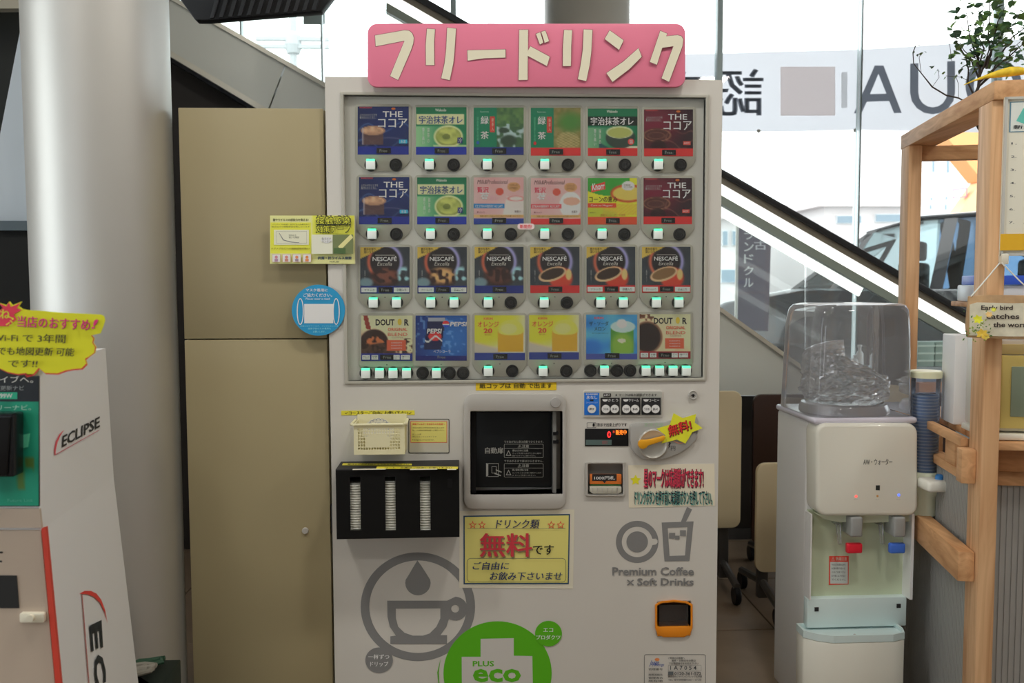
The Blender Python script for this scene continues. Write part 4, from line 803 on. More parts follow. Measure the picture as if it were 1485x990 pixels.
# low crate with cable clutter
build('dark_crate', MB().box(-.80, -.655, -.40, -.25, 0, .44).box(-.80, -.655, -.40, -.39, .44, .445), mat('crate_dark', (.012, .022, .016), .7), bev=.004, label='low dark green crate on the floor between the display stand and the locker', cat='crate')
for k, (c, g) in enumerate((((.03, .09, .05), 'green'), ((.35, .33, .28), 'pale'))):
    pts = [Vector((-.715+.035*math.sin(i*.9+k*2), -.30-.05*k+.02*math.cos(i*.7+k), .452+.008*k+.006*abs(math.sin(i*1.3)))) for i in range(16)]
    build('cable', MB().tube(pts, .006, 8), mat('cable_'+g, c, .5), smooth=True, label='%s cable heaped on the low dark crate beside the locker' % ('dark green' if k == 0 else 'pale'), cat='cable')
# ------------------------------------------------------------------ far left: window with blind, dark wall
WF = mat('frame_bluegrey', C(62, 72, 78), .45); BLKW = mat('dark_wall', (.012, .013, .013), .8)
YW = .75
def quad(name, pts, Y, th, m, parent=None, **kw): return sheet(name, pts, YP(Y), th, m, parent, **kw)
w2 = empty('window_2', P(0, 330, YW), kind='structure')
quad('head_frame', [(-160, -60), (40, -60), (40, 12), (-160, 14)], YW, .04, mat('beam_beige', C(120, 116, 104), .6), w2)
quad('jamb', [(33, 12), (52, 12), (64, 334), (47, 334)], YW, .05, WF, w2)
quad('sill_frame', [(-160, 320), (64, 320), (66, 334), (-160, 334)], YW, .05, WF, w2)
quad('dark_pane', [(-160, 12), (40, 12), (50, 322), (-160, 322)], YW+.12, .01, mat('dark_pane', (.02, .022, .02), .3), w2)
quad('roller_blind', [(33, 24), (-2, 205), (-70, 320), (48, 322), (36, 24)], YW+.06, .006, mat('blind_white', C(150, 158, 166), .6), w2)
quad('wall_left_lower', [(-160, 334), (66, 334), (66, 962), (-160, 962)], YW, .03, BLKW, kind='structure')
cb = [P(x, y, -.165) for x, y in ((41, -20), (42, 60), (43, 110), (47, 180), (48, 240), (52, 300), (53, 345), (58, 400), (62, 460), (66, 560), (70, 700))]
cb = [P(x, y, -.02) for x, y in ((41, -20), (42, 60), (43, 110), (47, 180), (47, 240), (50, 300), (52, 345), (56, 400), (59, 460), (62, 560), (66, 700), (74, 960))]
build('cable', MB().tube(cb, .004, 8), mat('cable_grey', C(120, 122, 118), .5), smooth=True, label='thin grey cable running down the left side of the column', cat='cable')
# ------------------------------------------------------------------ black slatted housing hanging at top
LV = .9; lo = empty('slatted_housing', P(370, -20, LV+.1), 'black slatted housing hanging at the top edge beside the column', 'ceiling unit')
HB = mat('housing_black', (.02, .021, .024), .45)
sheet('housing_body', [(215, -90), (256, -8), (283, 29), (302, 29), (466, 16), (486, -10), (500, -90)], YP(LV+.05), .05, HB, lo, bev=.004)
for k in range(12):
    x = 304+13.4*k; y = 27-1.05*k
    sheet('slat', [(x, y-1), (x+6, y-1.5), (x+30, -60), (x+24, -60)], YP(LV), .012, mat('slat_grey', (.05, .052, .058), .4), lo, bev=.001)
for px in (260, 450): a = P(px, -60, LV+.12); build('hanger', MB().tube([a, (a.x, a.y, 3.6)], .008, 8), SILV, lo)
# ------------------------------------------------------------------ escalator
ec = empty('escalator', (0, 2.2, 0), 'grey escalator sloping down to the right behind the vending machine', 'escalator')
ECP = mat('escalator_panel', C(150, 152, 146), .35, metal=.15); ALU = mat('aluminium', C(150, 148, 138), .3, metal=.5); RUB = mat('handrail_rubber', (.02, .021, .023), .35)
YN = 1.9
def top(x): return 35+.5678*(x-310) if x <= 1048 else 454+.714*(x-1048)
def botl(x): return 91+.599*(x-262)
cuts = [120, 414, 700, 930, 1215]
for a, b in zip(cuts[:-1], cuts[1:]):
    t_ = [(a+1, top(a+1))]+([(1048, top(1048))] if a < 1048 < b else [])+[(b-1, top(b-1))]
    if b == 1215: o_ = [(1215, 573), (1030, 573), (a-27, botl(a-27))]
    else: o_ = [(b-28, botl(b-28)), (a-26, botl(a-26))]
    sheet('side_panel', t_+o_, YP(YN+.05), .05, ECP, ec)
sheet('top_trim', [(120, top(120)-7), (1048, top(1048)-7), (1260, top(1260)-7), (1260, top(1260)), (1048, top(1048)), (120, top(120))], YP(YN+.05), .07, ALU, ec)
sheet('bottom_trim', [(120, botl(120)-9), (1000, botl(1000)-9), (1000, botl(1000)), (120, botl(120))], YP(YN), .008, ALU, ec)
def hr(x): return 246+.5755*(x-1048)
def strip2(name, d0, d1, Y, th, m, x0=560, x1=1560, f=hr, e=0): return sheet(name, [(x0, f(x0)+d0), (x1, f(x1)+d0), (x1-e, f(x1)+d1), (x0, f(x0)+d1)], YP(Y), th, m, ec, bev=.003 if th > .03 else 0)
strip2('handrail', -1, 9, YN+.02, .06, RUB)
strip2('rail_channel', 9, 21, YN+.01, .03, mat('rail_taupe', C(92, 88, 78), .4))
LAMPM = mat('balustrade_lamp', (.8, .8, .8), .5, emit=(1, 1, .96), estr=1.6)
strip2('lamp_diffuser', 21, 38, YN+.01, .02, LAMPM)
strip2('glass_clamp', 38, 51, YN+.01, .03, mat('clamp_green', C(104, 112, 104), .4))
EG_ = clear_mat('balustrade_glass', (.95, .98, .97), .8, .05)
for a, b in ((-60, 470), (470, 800), (800, 1169), (1169, 1500)):
    sheet('glass_panel', [(a+1, max(top(a)-6, -140) if a < 0 else top(a)-6), (b-1, top(b)-6), (b-1, hr(b)+50), (a+1, hr(a)+50)], YP(YN+.03), .008, EG_, ec)
YFR = 2.7
def fr(x): return 300+.575*(x-1048)
strip2('lamp_diffuser', 0, 12, YFR, .02, LAMPM, 560, 1252, fr, 6); strip2('far_channel', -8, 0, YFR, .03, mat('rail_taupe2', C(98, 100, 92), .4), 560, 1252, fr)
# steps (seen only from the side): sloping truss slab between the balustrades
a, b = P(120, botl(120), YN+.05), P(1000, botl(1000), YN+.05)
build('truss_soffit', MB().prism([(a.x, YN+.06, a.z-.02), (b.x, YN+.06, b.z-.02), (b.x, YN+.06, b.z+.12), (a.x, YN+.06, a.z+.12)], (0, .72, 0)), mat('truss_dark', (.03, .034, .04), .5), ec)
dz = (a.z-b.z)/22
stp = MB()
for k in range(22):
    xx = a.x+(b.x-a.x)*k/22; zz = a.z+.14-dz*k; stp.box(xx, xx+(b.x-a.x)/22+.02, YN+.1, YFR-.05, zz-.05, zz)
stp_o = build('step_band', stp, DARK, ec, kind='stuff')
# dark wall under the escalator; left part added to block window light
YU = 2.12
sheet('wall_under_escalator', [(120, botl(120)+2), (1000, botl(1000)+2), (1030, 574), (1142, 574), (1142, 797), (120, 797)], YP(YU+.03), .03, mat('brown_black', (.022, .017, .014), .5), kind='structure')
sheet('baseboard_under_escalator', [(900, 768), (1142, 766), (1142, 790), (900, 792)], YP(YU), .012, mat('base_grey', (.06, .055, .05), .5), kind='structure')
# ------------------------------------------------------------------ folded tables
CRM = mat('cream_laminate', C(150, 138, 112), .45); BRN = mat('brown_board', (.045, .02, .013), .4)
def ftable(label, Y, pxe, sgn, y0, y1, m, legpx, w=.9, back=BRN):
    X0 = P(pxe, (y0+y1)/2, Y).x; zt = P(pxe, y0, Y).z; zb = P(pxe, y1, Y).z; X1 = X0-sgn*w; a, b = min(X0, X1), max(X0, X1)
    r = .035; t = empty('folding_table', ((a+b)/2, Y+.05, 0), label, 'table', 'folded tables behind the vending machine')
    pts = [Vector((x, Y, z)) for x, z in rr(a, zb, b, zt, r, 5)]
    build('tabletop', MB().prism(pts, (0, .022, 0)), m, t, bev=.003); 
    for lx in (P(legpx, 850, Y).x, P(legpx, 850, Y).x-sgn*(w-.14)):
        build('leg', MB().box(lx-.02, lx+.02, Y+.026, Y+.06, .05, (zt+zb)/2), mat('leg_grey', (.10, .095, .09), .35, metal=.5), t, bev=.004)
        ft = build('foot_bar', MB().tube([(lx, Y-.16, .075), (lx, Y+.04, .115), (lx, Y+.3, .075)], .016, 8), mat('foot_grey', (.12, .11, .10), .35, metal=.5), t, smooth=True)
        for yy in (Y-.15, Y+.29):
            build('caster', MB().lathe([(.034, -.012), (.037, -.008), (.037, .008), (.034, .012)], (lx+.0, yy, .037), 20, 'X'), BLACK, ft, smooth=True)
ftable('cream folded table on casters right beside the vending machine', 1.35, 1075, 1, 567, 765, CRM, 1052)
ftable('dark brown folded table standing behind the low cream one', 1.48, 1092, -1, 572, 790, BRN, 1120)
ftable('low cream folded table on casters nearest the water dispenser', 1.1, 1097, -1, 672, 830, CRM, 1110)
# ------------------------------------------------------------------ water dispenser
DY, DB = .15, .46
DW = mat('dispenser_white', C(168, 164, 156), .22, coat=.3); DLIL = mat('dispenser_side', C(184, 182, 190), .35); DGR = mat('recess_green', C(140, 148, 128), .35); DBL = mat('tray_blue', C(152, 166, 172), .3)
D = YP(DY); dl, dr = P(1181, 700, DY).x, P(1329, 700, DY).x
wt = P(1250, 612, DY).z; wd = empty('water_dispenser', ((dl+dr)/2, (DY+DB)/2, 0), 'white floor standing water dispenser with clear cover and red and blue taps', 'water dispenser')
zA, zB, zC_, zD = wt, P(1250, 747, DY).z, P(1245, 872, DY).z, P(1245, 905, DY).z
build('housing', MB().box(dl, dr, DY+.06, DB, .03, wt-.004), DLIL, wd, bev=.012, seg=3)
hp = [D.hit(x, y, .0) for x, y in rr(1182, 613, 1329, 747, 15, 6)]
fp = build('front_panel', MB().prism([v+Vector((0, -.012, 0)) for v in hp], (0, .085, 0)), DW, wd, bev=.011, seg=4)
pp = Print(YP(DY-.012), .0004); pp.text('AW・ウォーター', 1252, 665, 1294, 674, C(70, 72, 70), .02)
pp.rect(1270, 703.5, 1276, 710.5, C(26, 28, 28)); pp.ell(1272.5, 719, 1.6, 1.6, C(150, 110, 60))
for x in (1241, 1272.5, 1303): pp.text('給水', x-3, 723, x+3, 725, C(140, 140, 136))
pp.link('front_print', fp)
for x, y, c, nm in ((1241.5, 719.5, (1, .12, .1), 'red'), (1303.5, 717.5, (.12, .2, 1), 'blue')):
    q = P(x, y, DY-.012); build('indicator_light', MB().lathe([(.004, 0), (.0035, .0012)], q, 12, 'Y'), mat('led_'+nm, c, .4, emit=c, estr=1.2), fp, label=nm+' indicator light')
tl_ = [(1128, 602), (1182, 625)]
build('recess_panel', MB().box(dl+.004, dr-.006, DY+.052, DY+.062, zC_-.005, zB+.004), DGR, wd)
build('under_lip', MB().prism([D.hit(x, y, -.02) for x, y in [(1184, 745), (1326, 745), (1326, 756), (1262, 758), (1215, 757), (1194, 752)]], (0, .05, 0)), mat('lip_green', C(150, 156, 140), .3), wd, bev=.002)
sidew = MB(); sidew.box(dl, dl+.005, DY+.0, DY+.06, zC_, zB).box(dr-.007, dr, DY+.0, DY+.06, zC_, zB); 
build('side_cheek', MB().box(dr-.008, dr, DY+.005, DY+.06, zC_, zB), DLIL, wd)
build('side_cheek', MB().box(dl, dl+.004, DY+.02, DY+.06, zC_, zB), DLIL, wd)
for cx, mm, nm in ((1240, mat('tap_red', C(170, 24, 40), .3), 'red'), (1302, mat('tap_blue', C(50, 84, 160), .3), 'blue')):
    q = P(cx, 760, DY+.0); tp = build('tap', MB().box(q.x-.0175, q.x+.0175, DY-.014, DY+.05, P(cx, 777, DY).z, P(cx, 748, DY).z), mat('tap_grey', C(112, 114, 114), .35), wd, bev=.006, seg=3)
    build('spout', MB().tube([(q.x-.04, DY+.055, P(cx, 762, DY).z), (q.x-.04, DY+.02, P(cx, 762, DY).z), (q.x-.038, DY+.012, P(cx, 790, DY).z)], [.007, .007, .005], 10), clear_mat('spout_clear_'+nm, (.9, .92, .92), 1, .06, .3), tp, smooth=True)
    c0 = P(cx-14, 787, DY+.01); c1 = P(cx+9, 801, DY+.01); build('tap_lever', MB().box(c0.x+.002, c1.x, DY, DY+.018, c1.z, c0.z), mm, tp, bev=.005, seg=3, label=nm+' tap lever')
o, pq = sticker('hot_water_warning', [(1202.5, 806), (1231, 806), (1230.5, 847), (1202, 848)], 'red framed hot water warning label under the red tap', 'label', C(176, 56, 44), Y=DY+.052)
pq = Print(YP(DY+.052), .0015); pq.rect(1204, 814.5, 1229.5, 846, C(150, 156, 154)); pq.text('⚠ 熱湯注意', 1206, 807.5, 1228, 813, C(190, 150, 140), .02)
for k in range(5): pq.text(('やけどの恐れあり', 'お湯の取り扱いに', '十分ご注意下さい', 'お子様にはさせない', 'でください。')[k], 1206, 817+5.4*k, 1226, 820+5.4*k, C(80, 84, 86), .01)
pq.link('label_print', o)
build('drip_backplate', MB().box(dl-.002, dr-.004, DY+.03, DY+.06, zD-.02, zC_), DBL, wd, bev=.003)
for cx, cy in ((1184, 883), (1303, 878)): q = P(cx, cy, DY+.03); build('vent_slot', MB().box(q.x-.006, q.x+.006, DY+.028, DY+.032, q.z-.006, q.z+.006), DARK, wd)
zt_ = P(1245, 912, DY).z; tx0, tx1 = P(1171, 912, DY-.03).x, P(1317, 912, DY-.03).x
out = [Vector((x, y, zt_)) for x, y in [(tx0-.0, DY+.055), (tx0, DY-.0), (tx0+.03, DY-.028), (tx0+.07, DY-.045), (tx1-.05, DY-.045), (tx1-.01, DY-.03), (tx1, DY-.0), (tx1, DY+.055)]]
inn = [Vector((x, y, zt_)) for x, y in [(tx0+.006, DY+.05), (tx0+.006, DY-.0), (tx0+.033, DY-.023), (tx0+.072, DY-.039), (tx1-.052, DY-.039), (tx1-.015, DY-.026), (tx1-.006, DY-.0), (tx1-.006, DY+.05)]]
dt_ = MB(); n = 8; lowz = Vector((0, 0, -.012))
dt_.add(out+inn+[v+lowz for v in inn]+[v+Vector((0, 0, -.02)) for v in out], [(i, (i+1) % n, n+(i+1) % n, n+i) for i in range(n)]+[(n+i, n+(i+1) % n, 2*n+(i+1) % n, 2*n+i) for i in range(n)]+[tuple(range(2*n, 3*n))]+[(i, 3*n+i, 3*n+(i+1) % n, (i+1) % n) for i in range(n)]+[tuple(range(4*n-1, 3*n-1, -1))])
build('drip_tray', dt_, DBL, wd)
build('drain_screw', MB().lathe([(.004, 0), (.003, .002)], Vector(((tx0+tx1)/2, DY-.01, zt_-.012)), 10), SILV, wd)
lw_ = [v+Vector((0, 0, -.021)) for v in out]; build('lower_door', MB().prism(lw_, (0, 0, -(zt_-.021-.03))), DW, wd, bev=.004)
for xx in (dl+.04, dr-.04):
    for yy in (DY+.1, DB-.04): build('foot', MB().lathe([(.018, 0), (.018, .03)], (xx, yy, 0), 14), DARK, wd)
# lid plate, collar, clear cover
build('top_plate', MB().box(dl-.004, dr+.0, DY+.0, DB+.004, wt-.006, wt+.012), mat('plate_lilac', C(150, 148, 158), .25), wd, bev=.008, seg=3)
cc = Vector(((dl+dr)/2-.005, (DY+DB)/2-.01, wt+.012))
build('collar', MB().lathe([(.128, 0), (.128, .012), (.122, .026), (.112, .03), (.108, .02), (.105, .0)], cc, 40), mat('collar_clear', C(160, 160, 168), .2, coat=.5), wd, smooth=True)
CV = clear_mat('cover_clear', (.975, .98, .99), 1.3, .08, .4, (.85, .86, .92))
def rrect3(x0, x1, y0, y1, r, z, n=6): return [Vector((x, y, z)) for x, y in rr(x0, y0, x1, y1, r, n)]
ct = P(1232, 441, DY+.02).z; bz = wt+.012
cvr = MB(); prof = [(0, bz), (.004, bz+.1), (.009, bz+.25), (.013, ct-.04), (.017, ct-.018), (.026, ct-.005), (.045, ct)]
rings = [rrect3(dl-.002+k, dr+.0-k*.45, DY+.008+k*.6, DB-.0-k*.6, .045 if k < .02 else .05, z) for k, z in prof]
for i, rg in enumerate(rings): pass
nn = len(rings[0]); cvr.add([v for rg in rings for v in rg], [(i*nn+j, i*nn+(j+1) % nn, (i+1)*nn+(j+1) % nn, (i+1)*nn+j) for i in range(len(rings)-1) for j in range(nn)]+[tuple((len(rings)-1)*nn+j for j in range(nn))])
build('clear_cover', cvr, CV, wd, smooth=True)
# inner rib lines of the cover
for px in (1190, 1257): 
    a = P(px, 450, DB-.04); b = P(px, 590, DB-.04); build('cover_rib', MB().tube([(a.x, DB-.05, bz+.02), (a.x+.002, DB-.05, ct-.04), (a.x+.006, DB-.06, ct-.015)], .0035, 8), clear_mat('rib_clear%d' % px, (.85, .87, .93), 1.5, .1, .5), wd, smooth=True)
# crumpled bottle
BT = clear_mat('clear_bottle', (.96, .97, .98), 3.2, .3, .5, (.95, .96, .98))
t = BT.node_tree; t.nodes.clear(); ou = t.nodes.new('ShaderNodeOutputMaterial'); g_ = t.nodes.new('ShaderNodeBsdfGlass'); g_.inputs['IOR'].default_value = 1.13; g_.inputs['Roughness'].default_value = .02
t_ = t.nodes.new('ShaderNodeBsdfTransparent'); d_ = t.nodes.new('ShaderNodeBsdfDiffuse'); d_.inputs[0].default_value = (.95, .96, .98, 1); gl_ = t.nodes.new('ShaderNodeBsdfGlossy'); gl_.inputs['Roughness'].default_value = .08
ms_ = [t.nodes.new('ShaderNodeMixShader') for _ in range(3)]; L_ = t.links.new
ms_[0].inputs[0].default_value = .55; L_(t_.outputs[0], ms_[0].inputs[1]); L_(g_.outputs[0], ms_[0].inputs[2]); ms_[1].inputs[0].default_value = .22; L_(ms_[0].outputs[0], ms_[1].inputs[1]); L_(gl_.outputs[0], ms_[1].inputs[2])
ms_[2].inputs[0].default_value = .16; L_(ms_[1].outputs[0], ms_[2].inputs[1]); L_(d_.outputs[0], ms_[2].inputs[2]); L_(ms_[2].outputs[0], ou.inputs[0])
bot = MB(); N1, N2 = 72, 40; vs = []; rb = random.Random(3)
def bn(a, h, s): return noise(np.array((math.cos(a)*.5+.5)), np.array((h*2)), s, 3).item()
prof = [(0, .03), (.004, .07), (.012, .095), (.028, .118), (.05, .124), (.075, .124), (.1, .122), (.12, .118), (.132, .09), (.138, .05), (.14, .004)]
for i in range(N2):
    f = i/(N2-1)*(len(prof)-1); k = min(int(f), len(prof)-2); t = f-k; h = prof[k][0]*(1-t)+prof[k+1][0]*t; r = prof[k][1]*(1-t)+prof[k+1][1]*t
    for j in range(N1):
        a = 2*math.pi*j/N1; w = noise(np.array(math.cos(a)*.5+.5), np.array(math.sin(a)*.5+.5+h*9), 9, 2).item()-.5
        w2 = noise(np.array(math.sin(a)*.5+.5), np.array(math.cos(a)*.5+.5+h*16), 17, 5).item()-.5
        rr_ = r*(1+.12*w+.13*w2*(h > .02)); tilt = 0 if h < .06 else (h-.06)*(.55*-math.cos(a)+.1)*1.3
        vs.append(cc+Vector((rr_*math.cos(a), rr_*math.sin(a)*.92, .012+h+tilt*.9+.012*w*(h > .05))))
bot.add(vs, [(i*N1+j, i*N1+(j+1) % N1, (i+1)*N1+(j+1) % N1, (i+1)*N1+j) for i in range(N2-1) for j in range(N1)]+[tuple(range(N1-1, -1, -1)), tuple((N2-1)*N1+j for j in range(N1))])
build('crumpled_bottle', bot, BT, label='crumpled clear water bottle lying collapsed under the dispenser cover', cat='bottle', smooth=False)
# ------------------------------------------------------------------ cup dispenser tube and cups
TY = .20; TX = P(1341.5, 600, TY).x; tzt = P(1341, 541, TY).z; tzb = P(1341, 688, TY).z
cdp = empty('cup_dispenser', (TX, TY, tzb-.05), 'clear blue-tinted cup tube with cream lid on the right side of the dispenser', 'cup dispenser')
build('tube', MB().lathe([(.038, 0), (.0395, tzt-tzb)], (TX, TY, tzb), 32, cap=False), clear_mat('tube_blue', (.80, .84, .97), 1, .04, .25), cdp, smooth=True)
build('lid', MB().lathe([(.036, -.012), (.043, -.012), (.044, .004), (.041, .008), (.03, .006), (.0005, .006)], (TX, TY, tzt), 32), mat('lid_cream', C(168, 164, 140), .35), cdp, smooth=True)
build('base', MB().lathe([(.036, -.115), (.037, -.06), (.043, -.05), (.043, .0), (.039, .012)], (TX, TY, tzb), 32), mat('base_white', C(160, 164, 148), .3), cdp, smooth=True)
build('release_tray', MB().box(dr+.002, P(1371, 700, .12).x, .085, .16, P(1350, 713, .1).z, P(1350, 697, .1).z), mat('tray_white', C(172, 174, 158), .3), cdp, bev=.01, seg=3)
build('release_cap', MB().lathe([(.011, 0), (.011, .012), (.006, .016)], (P(1362, 700, .12).x, .12, P(1350, 698, .1).z), 16), mat('cap_blue', C(40, 90, 140), .3), cdp, smooth=True, label='small blue cap')
build('mount_bracket', MB().box(dr+.001, TX-.034, TY-.02, TY+.02, tzb-.02, tzb+.02), DLIL, cdp)
cz1 = P(1341, 578, TY).z; ncup = 24; cst = (cz1-tzb)/ncup; cup0 = None
CUPM = [mat('cup_blue', C(96, 118, 142), .6), mat('cup_rim', C(146, 158, 164), .5)]
for i in range(ncup):
    lab = 'blue striped paper cup in the tube, %s' % (place(ncup-1-i, ncup) if ncup-1-i < 11 or i < 11 else ('twelfth from the top' if ncup-1-i == 11 else 'thirteenth from the top'))
    if cup0 is None:
        m_ = MB(); m_.use(CUPM[0]).lathe([(.0325, 0), (.0335, cst*.62)], (TX, TY, tzb+.012), 24, cap=False); m_.use(CUPM[1]).lathe([(.0335, cst*.62), (.0355, cst*.72), (.0352, cst*.98), (.031, cst*.98)], (TX, TY, tzb+.012), 24, cap=False)
        cup0 = build('paper_cup', m_, smooth=True, label=lab, cat='cup', group='paper cups in the tube')
    else:
        c = cup0.copy(); COL.objects.link(c); c.location = cup0.location+Vector((0, 0, cst*i)); c['label'] = lab
# ------------------------------------------------------------------ wooden shelf unit
SD = Vector((.208, .978, 0)).normalized(); TD = Vector((.978, -.208, 0)).normalized(); SO = Vector((1.26, -.2, 0))
SM = Matrix(((TD.x, SD.x, 0, SO.x), (TD.y, SD.y, 0, SO.y), (0, 0, 1, 0), (0, 0, 0, 1)))
def L(t, s, z): return SM @ Vector((t, s, z))
WZ = wood_mat('pine_upright', C(164, 134, 102), C(136, 100, 68), 'Z'); WX = wood_mat('pine_rail', C(156, 122, 88), C(130, 94, 62), 'X'); WYm = wood_mat('pine_side', C(158, 124, 90), C(132, 96, 64), 'Y')
su = empty('wooden_shelf_unit', L(.5, .4, 0), 'pine timber shelf frame with counter and grey corrugated panels at the right edge', 'shelf unit')
def lb_(name, t0, t1, s0, s1, z0, z1, m, parent=su, bev=.0025, **kw): return build(name, MB().box(t0, t1, s0, s1, z0, z1, SM), m, parent, bev=bev, **kw)
ZT = 1.775
for t0 in (0, 1.0):
    lb_('upright_post', t0, t0+.04, 0, .089, 0, ZT-.045, WZ); lb_('upright_post', t0, t0+.04, .70, .789, 0, ZT-.045, WZ)
lb_('top_rail', 0, .089, -.01, .80, ZT-.045, ZT, WYm); lb_('top_rail', .95, 1.04, -.01, .80, ZT-.045, ZT, WYm)
lb_('front_rail', .0895, .9495, 0, .089, ZT-.045, ZT, WX); lb_('front_header', .041, .999, .0, .03, ZT-.075, ZT-.0455, WX)
lb_('back_rail', .041, .999, .72, .76, ZT-.09, ZT-.0455, WX)
lb_('side_rail', -.04, -.001, .02, .76, P(1397, 844, -.18).z, P(1397, 801, -.18).z, WYm)
for k in range(4): lb_('counter_plank', .042, .998, .10+.15*k, .246+.15*k, .885, .905, WX)
lb_('counter_plank', -.02, -.001, .09, .69, .882, .905, WYm); lb_('counter_plank', .042, .998, .03, .096, .885, .905, WX)
lb_('apron_board', .042, .998, .07, .09, .825, .884, wood_mat('pine_dark', C(140, 100, 66), C(116, 80, 50), 'X'))
lb_('lower_board', .0, .998, -.0+.09, .14, .785, .823, WX); lb_('lower_side_board', .0, .04, .142, .69, .785, .81, WYm)
for s0 in (.2, .42): lb_('spacer_block', .002, .04, s0, s0+.08, .81, .884, WYm)
lb_('corner_block', -.035, -.001, .03, .07, .80, .885, WYm)
lb_('inner_shelf', .13, .998, .45, .68, 1.225, 1.24, WX); lb_('inner_shelf', .21, .998, .45, .68, 1.395, 1.41, WX)
COR = mat('corrugated_grey', C(112, 112, 110), .5)
def corr(name, a, b, along, pitch):
    """ribbed sheet: a,b local coords range; along 's' or 't'"""
    m_ = MB(); n = int((b-a)/pitch); front = []; 
    for i in range(n):
        u = a+i*pitch
        front += [(u, 0), (u+pitch*.72, 0), (u+pitch*.76, .003), (u+pitch*.96, .003)]
    back = [(b, .008), (a, .008)]; pts = front+back
    def loc(u, d, z): return L(.012+d, u, z) if along == 's' else L(u, .10+d, z)
    vs = [loc(u, d, 0.0) for u, d in pts]+[loc(u, d, .784) for u, d in pts]; k = len(pts)
    m_.add(vs, [(i, (i+1) % k, k+(i+1) % k, k+i) for i in range(k)]+[tuple(range(k, 2*k))]); build(name, m_, COR, su)
corr('corrugated_panel', .09, .70, 's', .0135); corr('corrugated_panel', .042, 1.0, 't', .0145)
# things on the unit
def ltop(name, t0, t1, s0, s1, z0, z1, m, **kw): return build(name, MB().box(t0, t1, s0, s1, z0, z1, SM), m, **kw)
ltop('white_box', .03, .16, .31, .42, .905, 1.152, mat('box_white', C(172, 174, 176), .5), bev=.003, label='tall plain white box on the counter behind the front pine post', cat='box')
cbm = empty('towel_cabinet', L(.2, .13, .905), 'small cabinet with yellow glazed door on the counter at the right edge', 'cabinet')
lb_('cabinet_body', .036, .34, .075, .24, .925, 1.155, mat('cab_grey', C(158, 154, 146), .4), cbm, bev=.008)
lb_('top_band', .05, .33, .067, .075, 1.12, 1.145, mat('cab_gold', C(150, 138, 96), .35), cbm)
dd = lb_('cabinet_door', .062, .33, .063, .075, .935, 1.117, mat('cab_yellow', C(164, 152, 92), .35), cbm)
lb_('door_window', .085, .29, .060, .064, .965, 1.09, mat('cab_glass', C(108, 122, 108), .15), dd, bev=.006)
lb_('base_tray', .03, .35, .055, .245, .906, .922, mat('tray_white2', C(170, 166, 156), .4), cbm, bev=.004)
bb = empty('storage_box', L(.4, .56, 1.241), 'clear storage box with blue lid on the shelf behind the hanging wooden sign', 'box')
lb_('box_body', .135, .5, .5, .64, 1.241, 1.29, mat('box_lilac', C(150, 156, 186), .3), bb, bev=.004); lb_('box_lid', .15, .51, .49, .65, 1.291, 1.318, mat('lid_blue', C(36, 64, 150), .35), bb, bev=.003)
# framed notice
PF = Plane(L(0, -.014, 0), -SD); ntl, nbl = (1457, 141), (1444.5, 371)
def pxr(l, z): pass
tL = PF.hit(*ntl); bL_ = PF.hit(*nbl); wv = TD*.30; zt0, zb0 = tL.z, bL_.z; base = Vector((tL.x, tL.y, 0))
def nf(a, z, d=0): return Vector((base.x, base.y, z))+TD*a-SD*d
fr_ = empty('framed_notice', nf(.15, zb0), 'clear framed numbered notice with orange footer on the front pine post', 'notice')
build('backing', MB().prism([nf(0, zt0), nf(.30, zt0), nf(.30, zb0), nf(0, zb0)], SD*.006), PAPER, fr_)
m_ = MB()
for a, b, c, d in ((0, .3, zt0-.006, zt0), (0, .3, zb0, zb0+.006), (0, .006, zb0, zt0), (.294, .3, zb0, zt0)): m_.prism([nf(a, c, .001), nf(b, c, .001), nf(b, d, .001), nf(a, d, .001)], -SD*.004)
build('frame', m_, mat('frame_clear', C(140, 140, 136), .3), fr_)
NPl = Plane(nf(0, 0, .0), -SD); pn = Print(NPl, .0006)
def npx(a, f):   # a: fraction to the right (0-1 of .3 m), f: fraction down
    w = nf(.30*a, zt0+(zb0-zt0)*f); v = R.transposed() @ (w-CAM); return (742.5+F*v.x/-v.z, 495-F*v.y/-v.z)
def nrect(a0, f0, a1, f1, c): pn.poly([npx(a0, f0), npx(a1, f0), npx(a1, f1), npx(a0, f1)], c)
def ntext(s, a0, f0, a1, f1, c=C(40, 42, 44), b=.01): pn.text(s, 0, 0, 0, 0, c, b, q=[npx(a0, f0), npx(a1, f0), npx(a1, f1), npx(a0, f1)])
nrect(.04, .03, .96, .22, C(70, 100, 116)); nrect(.05, .035, .95, .215, C(160, 164, 160))
for a, f in ((.14, .12), (.2, .08), (.26, .13), (.2, .15)): pn.poly([npx(a-.05, f+.03), npx(a, f-.05), npx(a+.05, f+.01), npx(a+.01, f+.05)], C(70, 140, 130))
ntext('新型コロナ対策', .07, .175, .6, .2)
for k, (n_, t_) in enumerate((('1.', 'スタッフは毎日検温をしています'), ('2.', 'スタッフはマスクを着用しています'), ('3.', '施設内を定期的に換気しています'), ('4.', '設備、器具を消毒しています'), ('5.', '人と人との距離をとっています'), ('6.', 'お客さまに手洗いをお願いします'), ('7.', '店内掲示物とともに'))):
    f = .275+.083*k; ntext(n_, .06, f+.008, .1, f+.022); ntext(t_, .17, f, .9, f+.024)
ntext('お店の取組を行います', .19, .8, .8, .823)
nrect(.0, .86, 1, .965, C(196, 128, 30)); ntext('トヨタ', .26, .885, .6, .94, C(214, 200, 170), .016); pn.link('notice_print', fr_)
pg = PF.hit(1450, 376, 0)
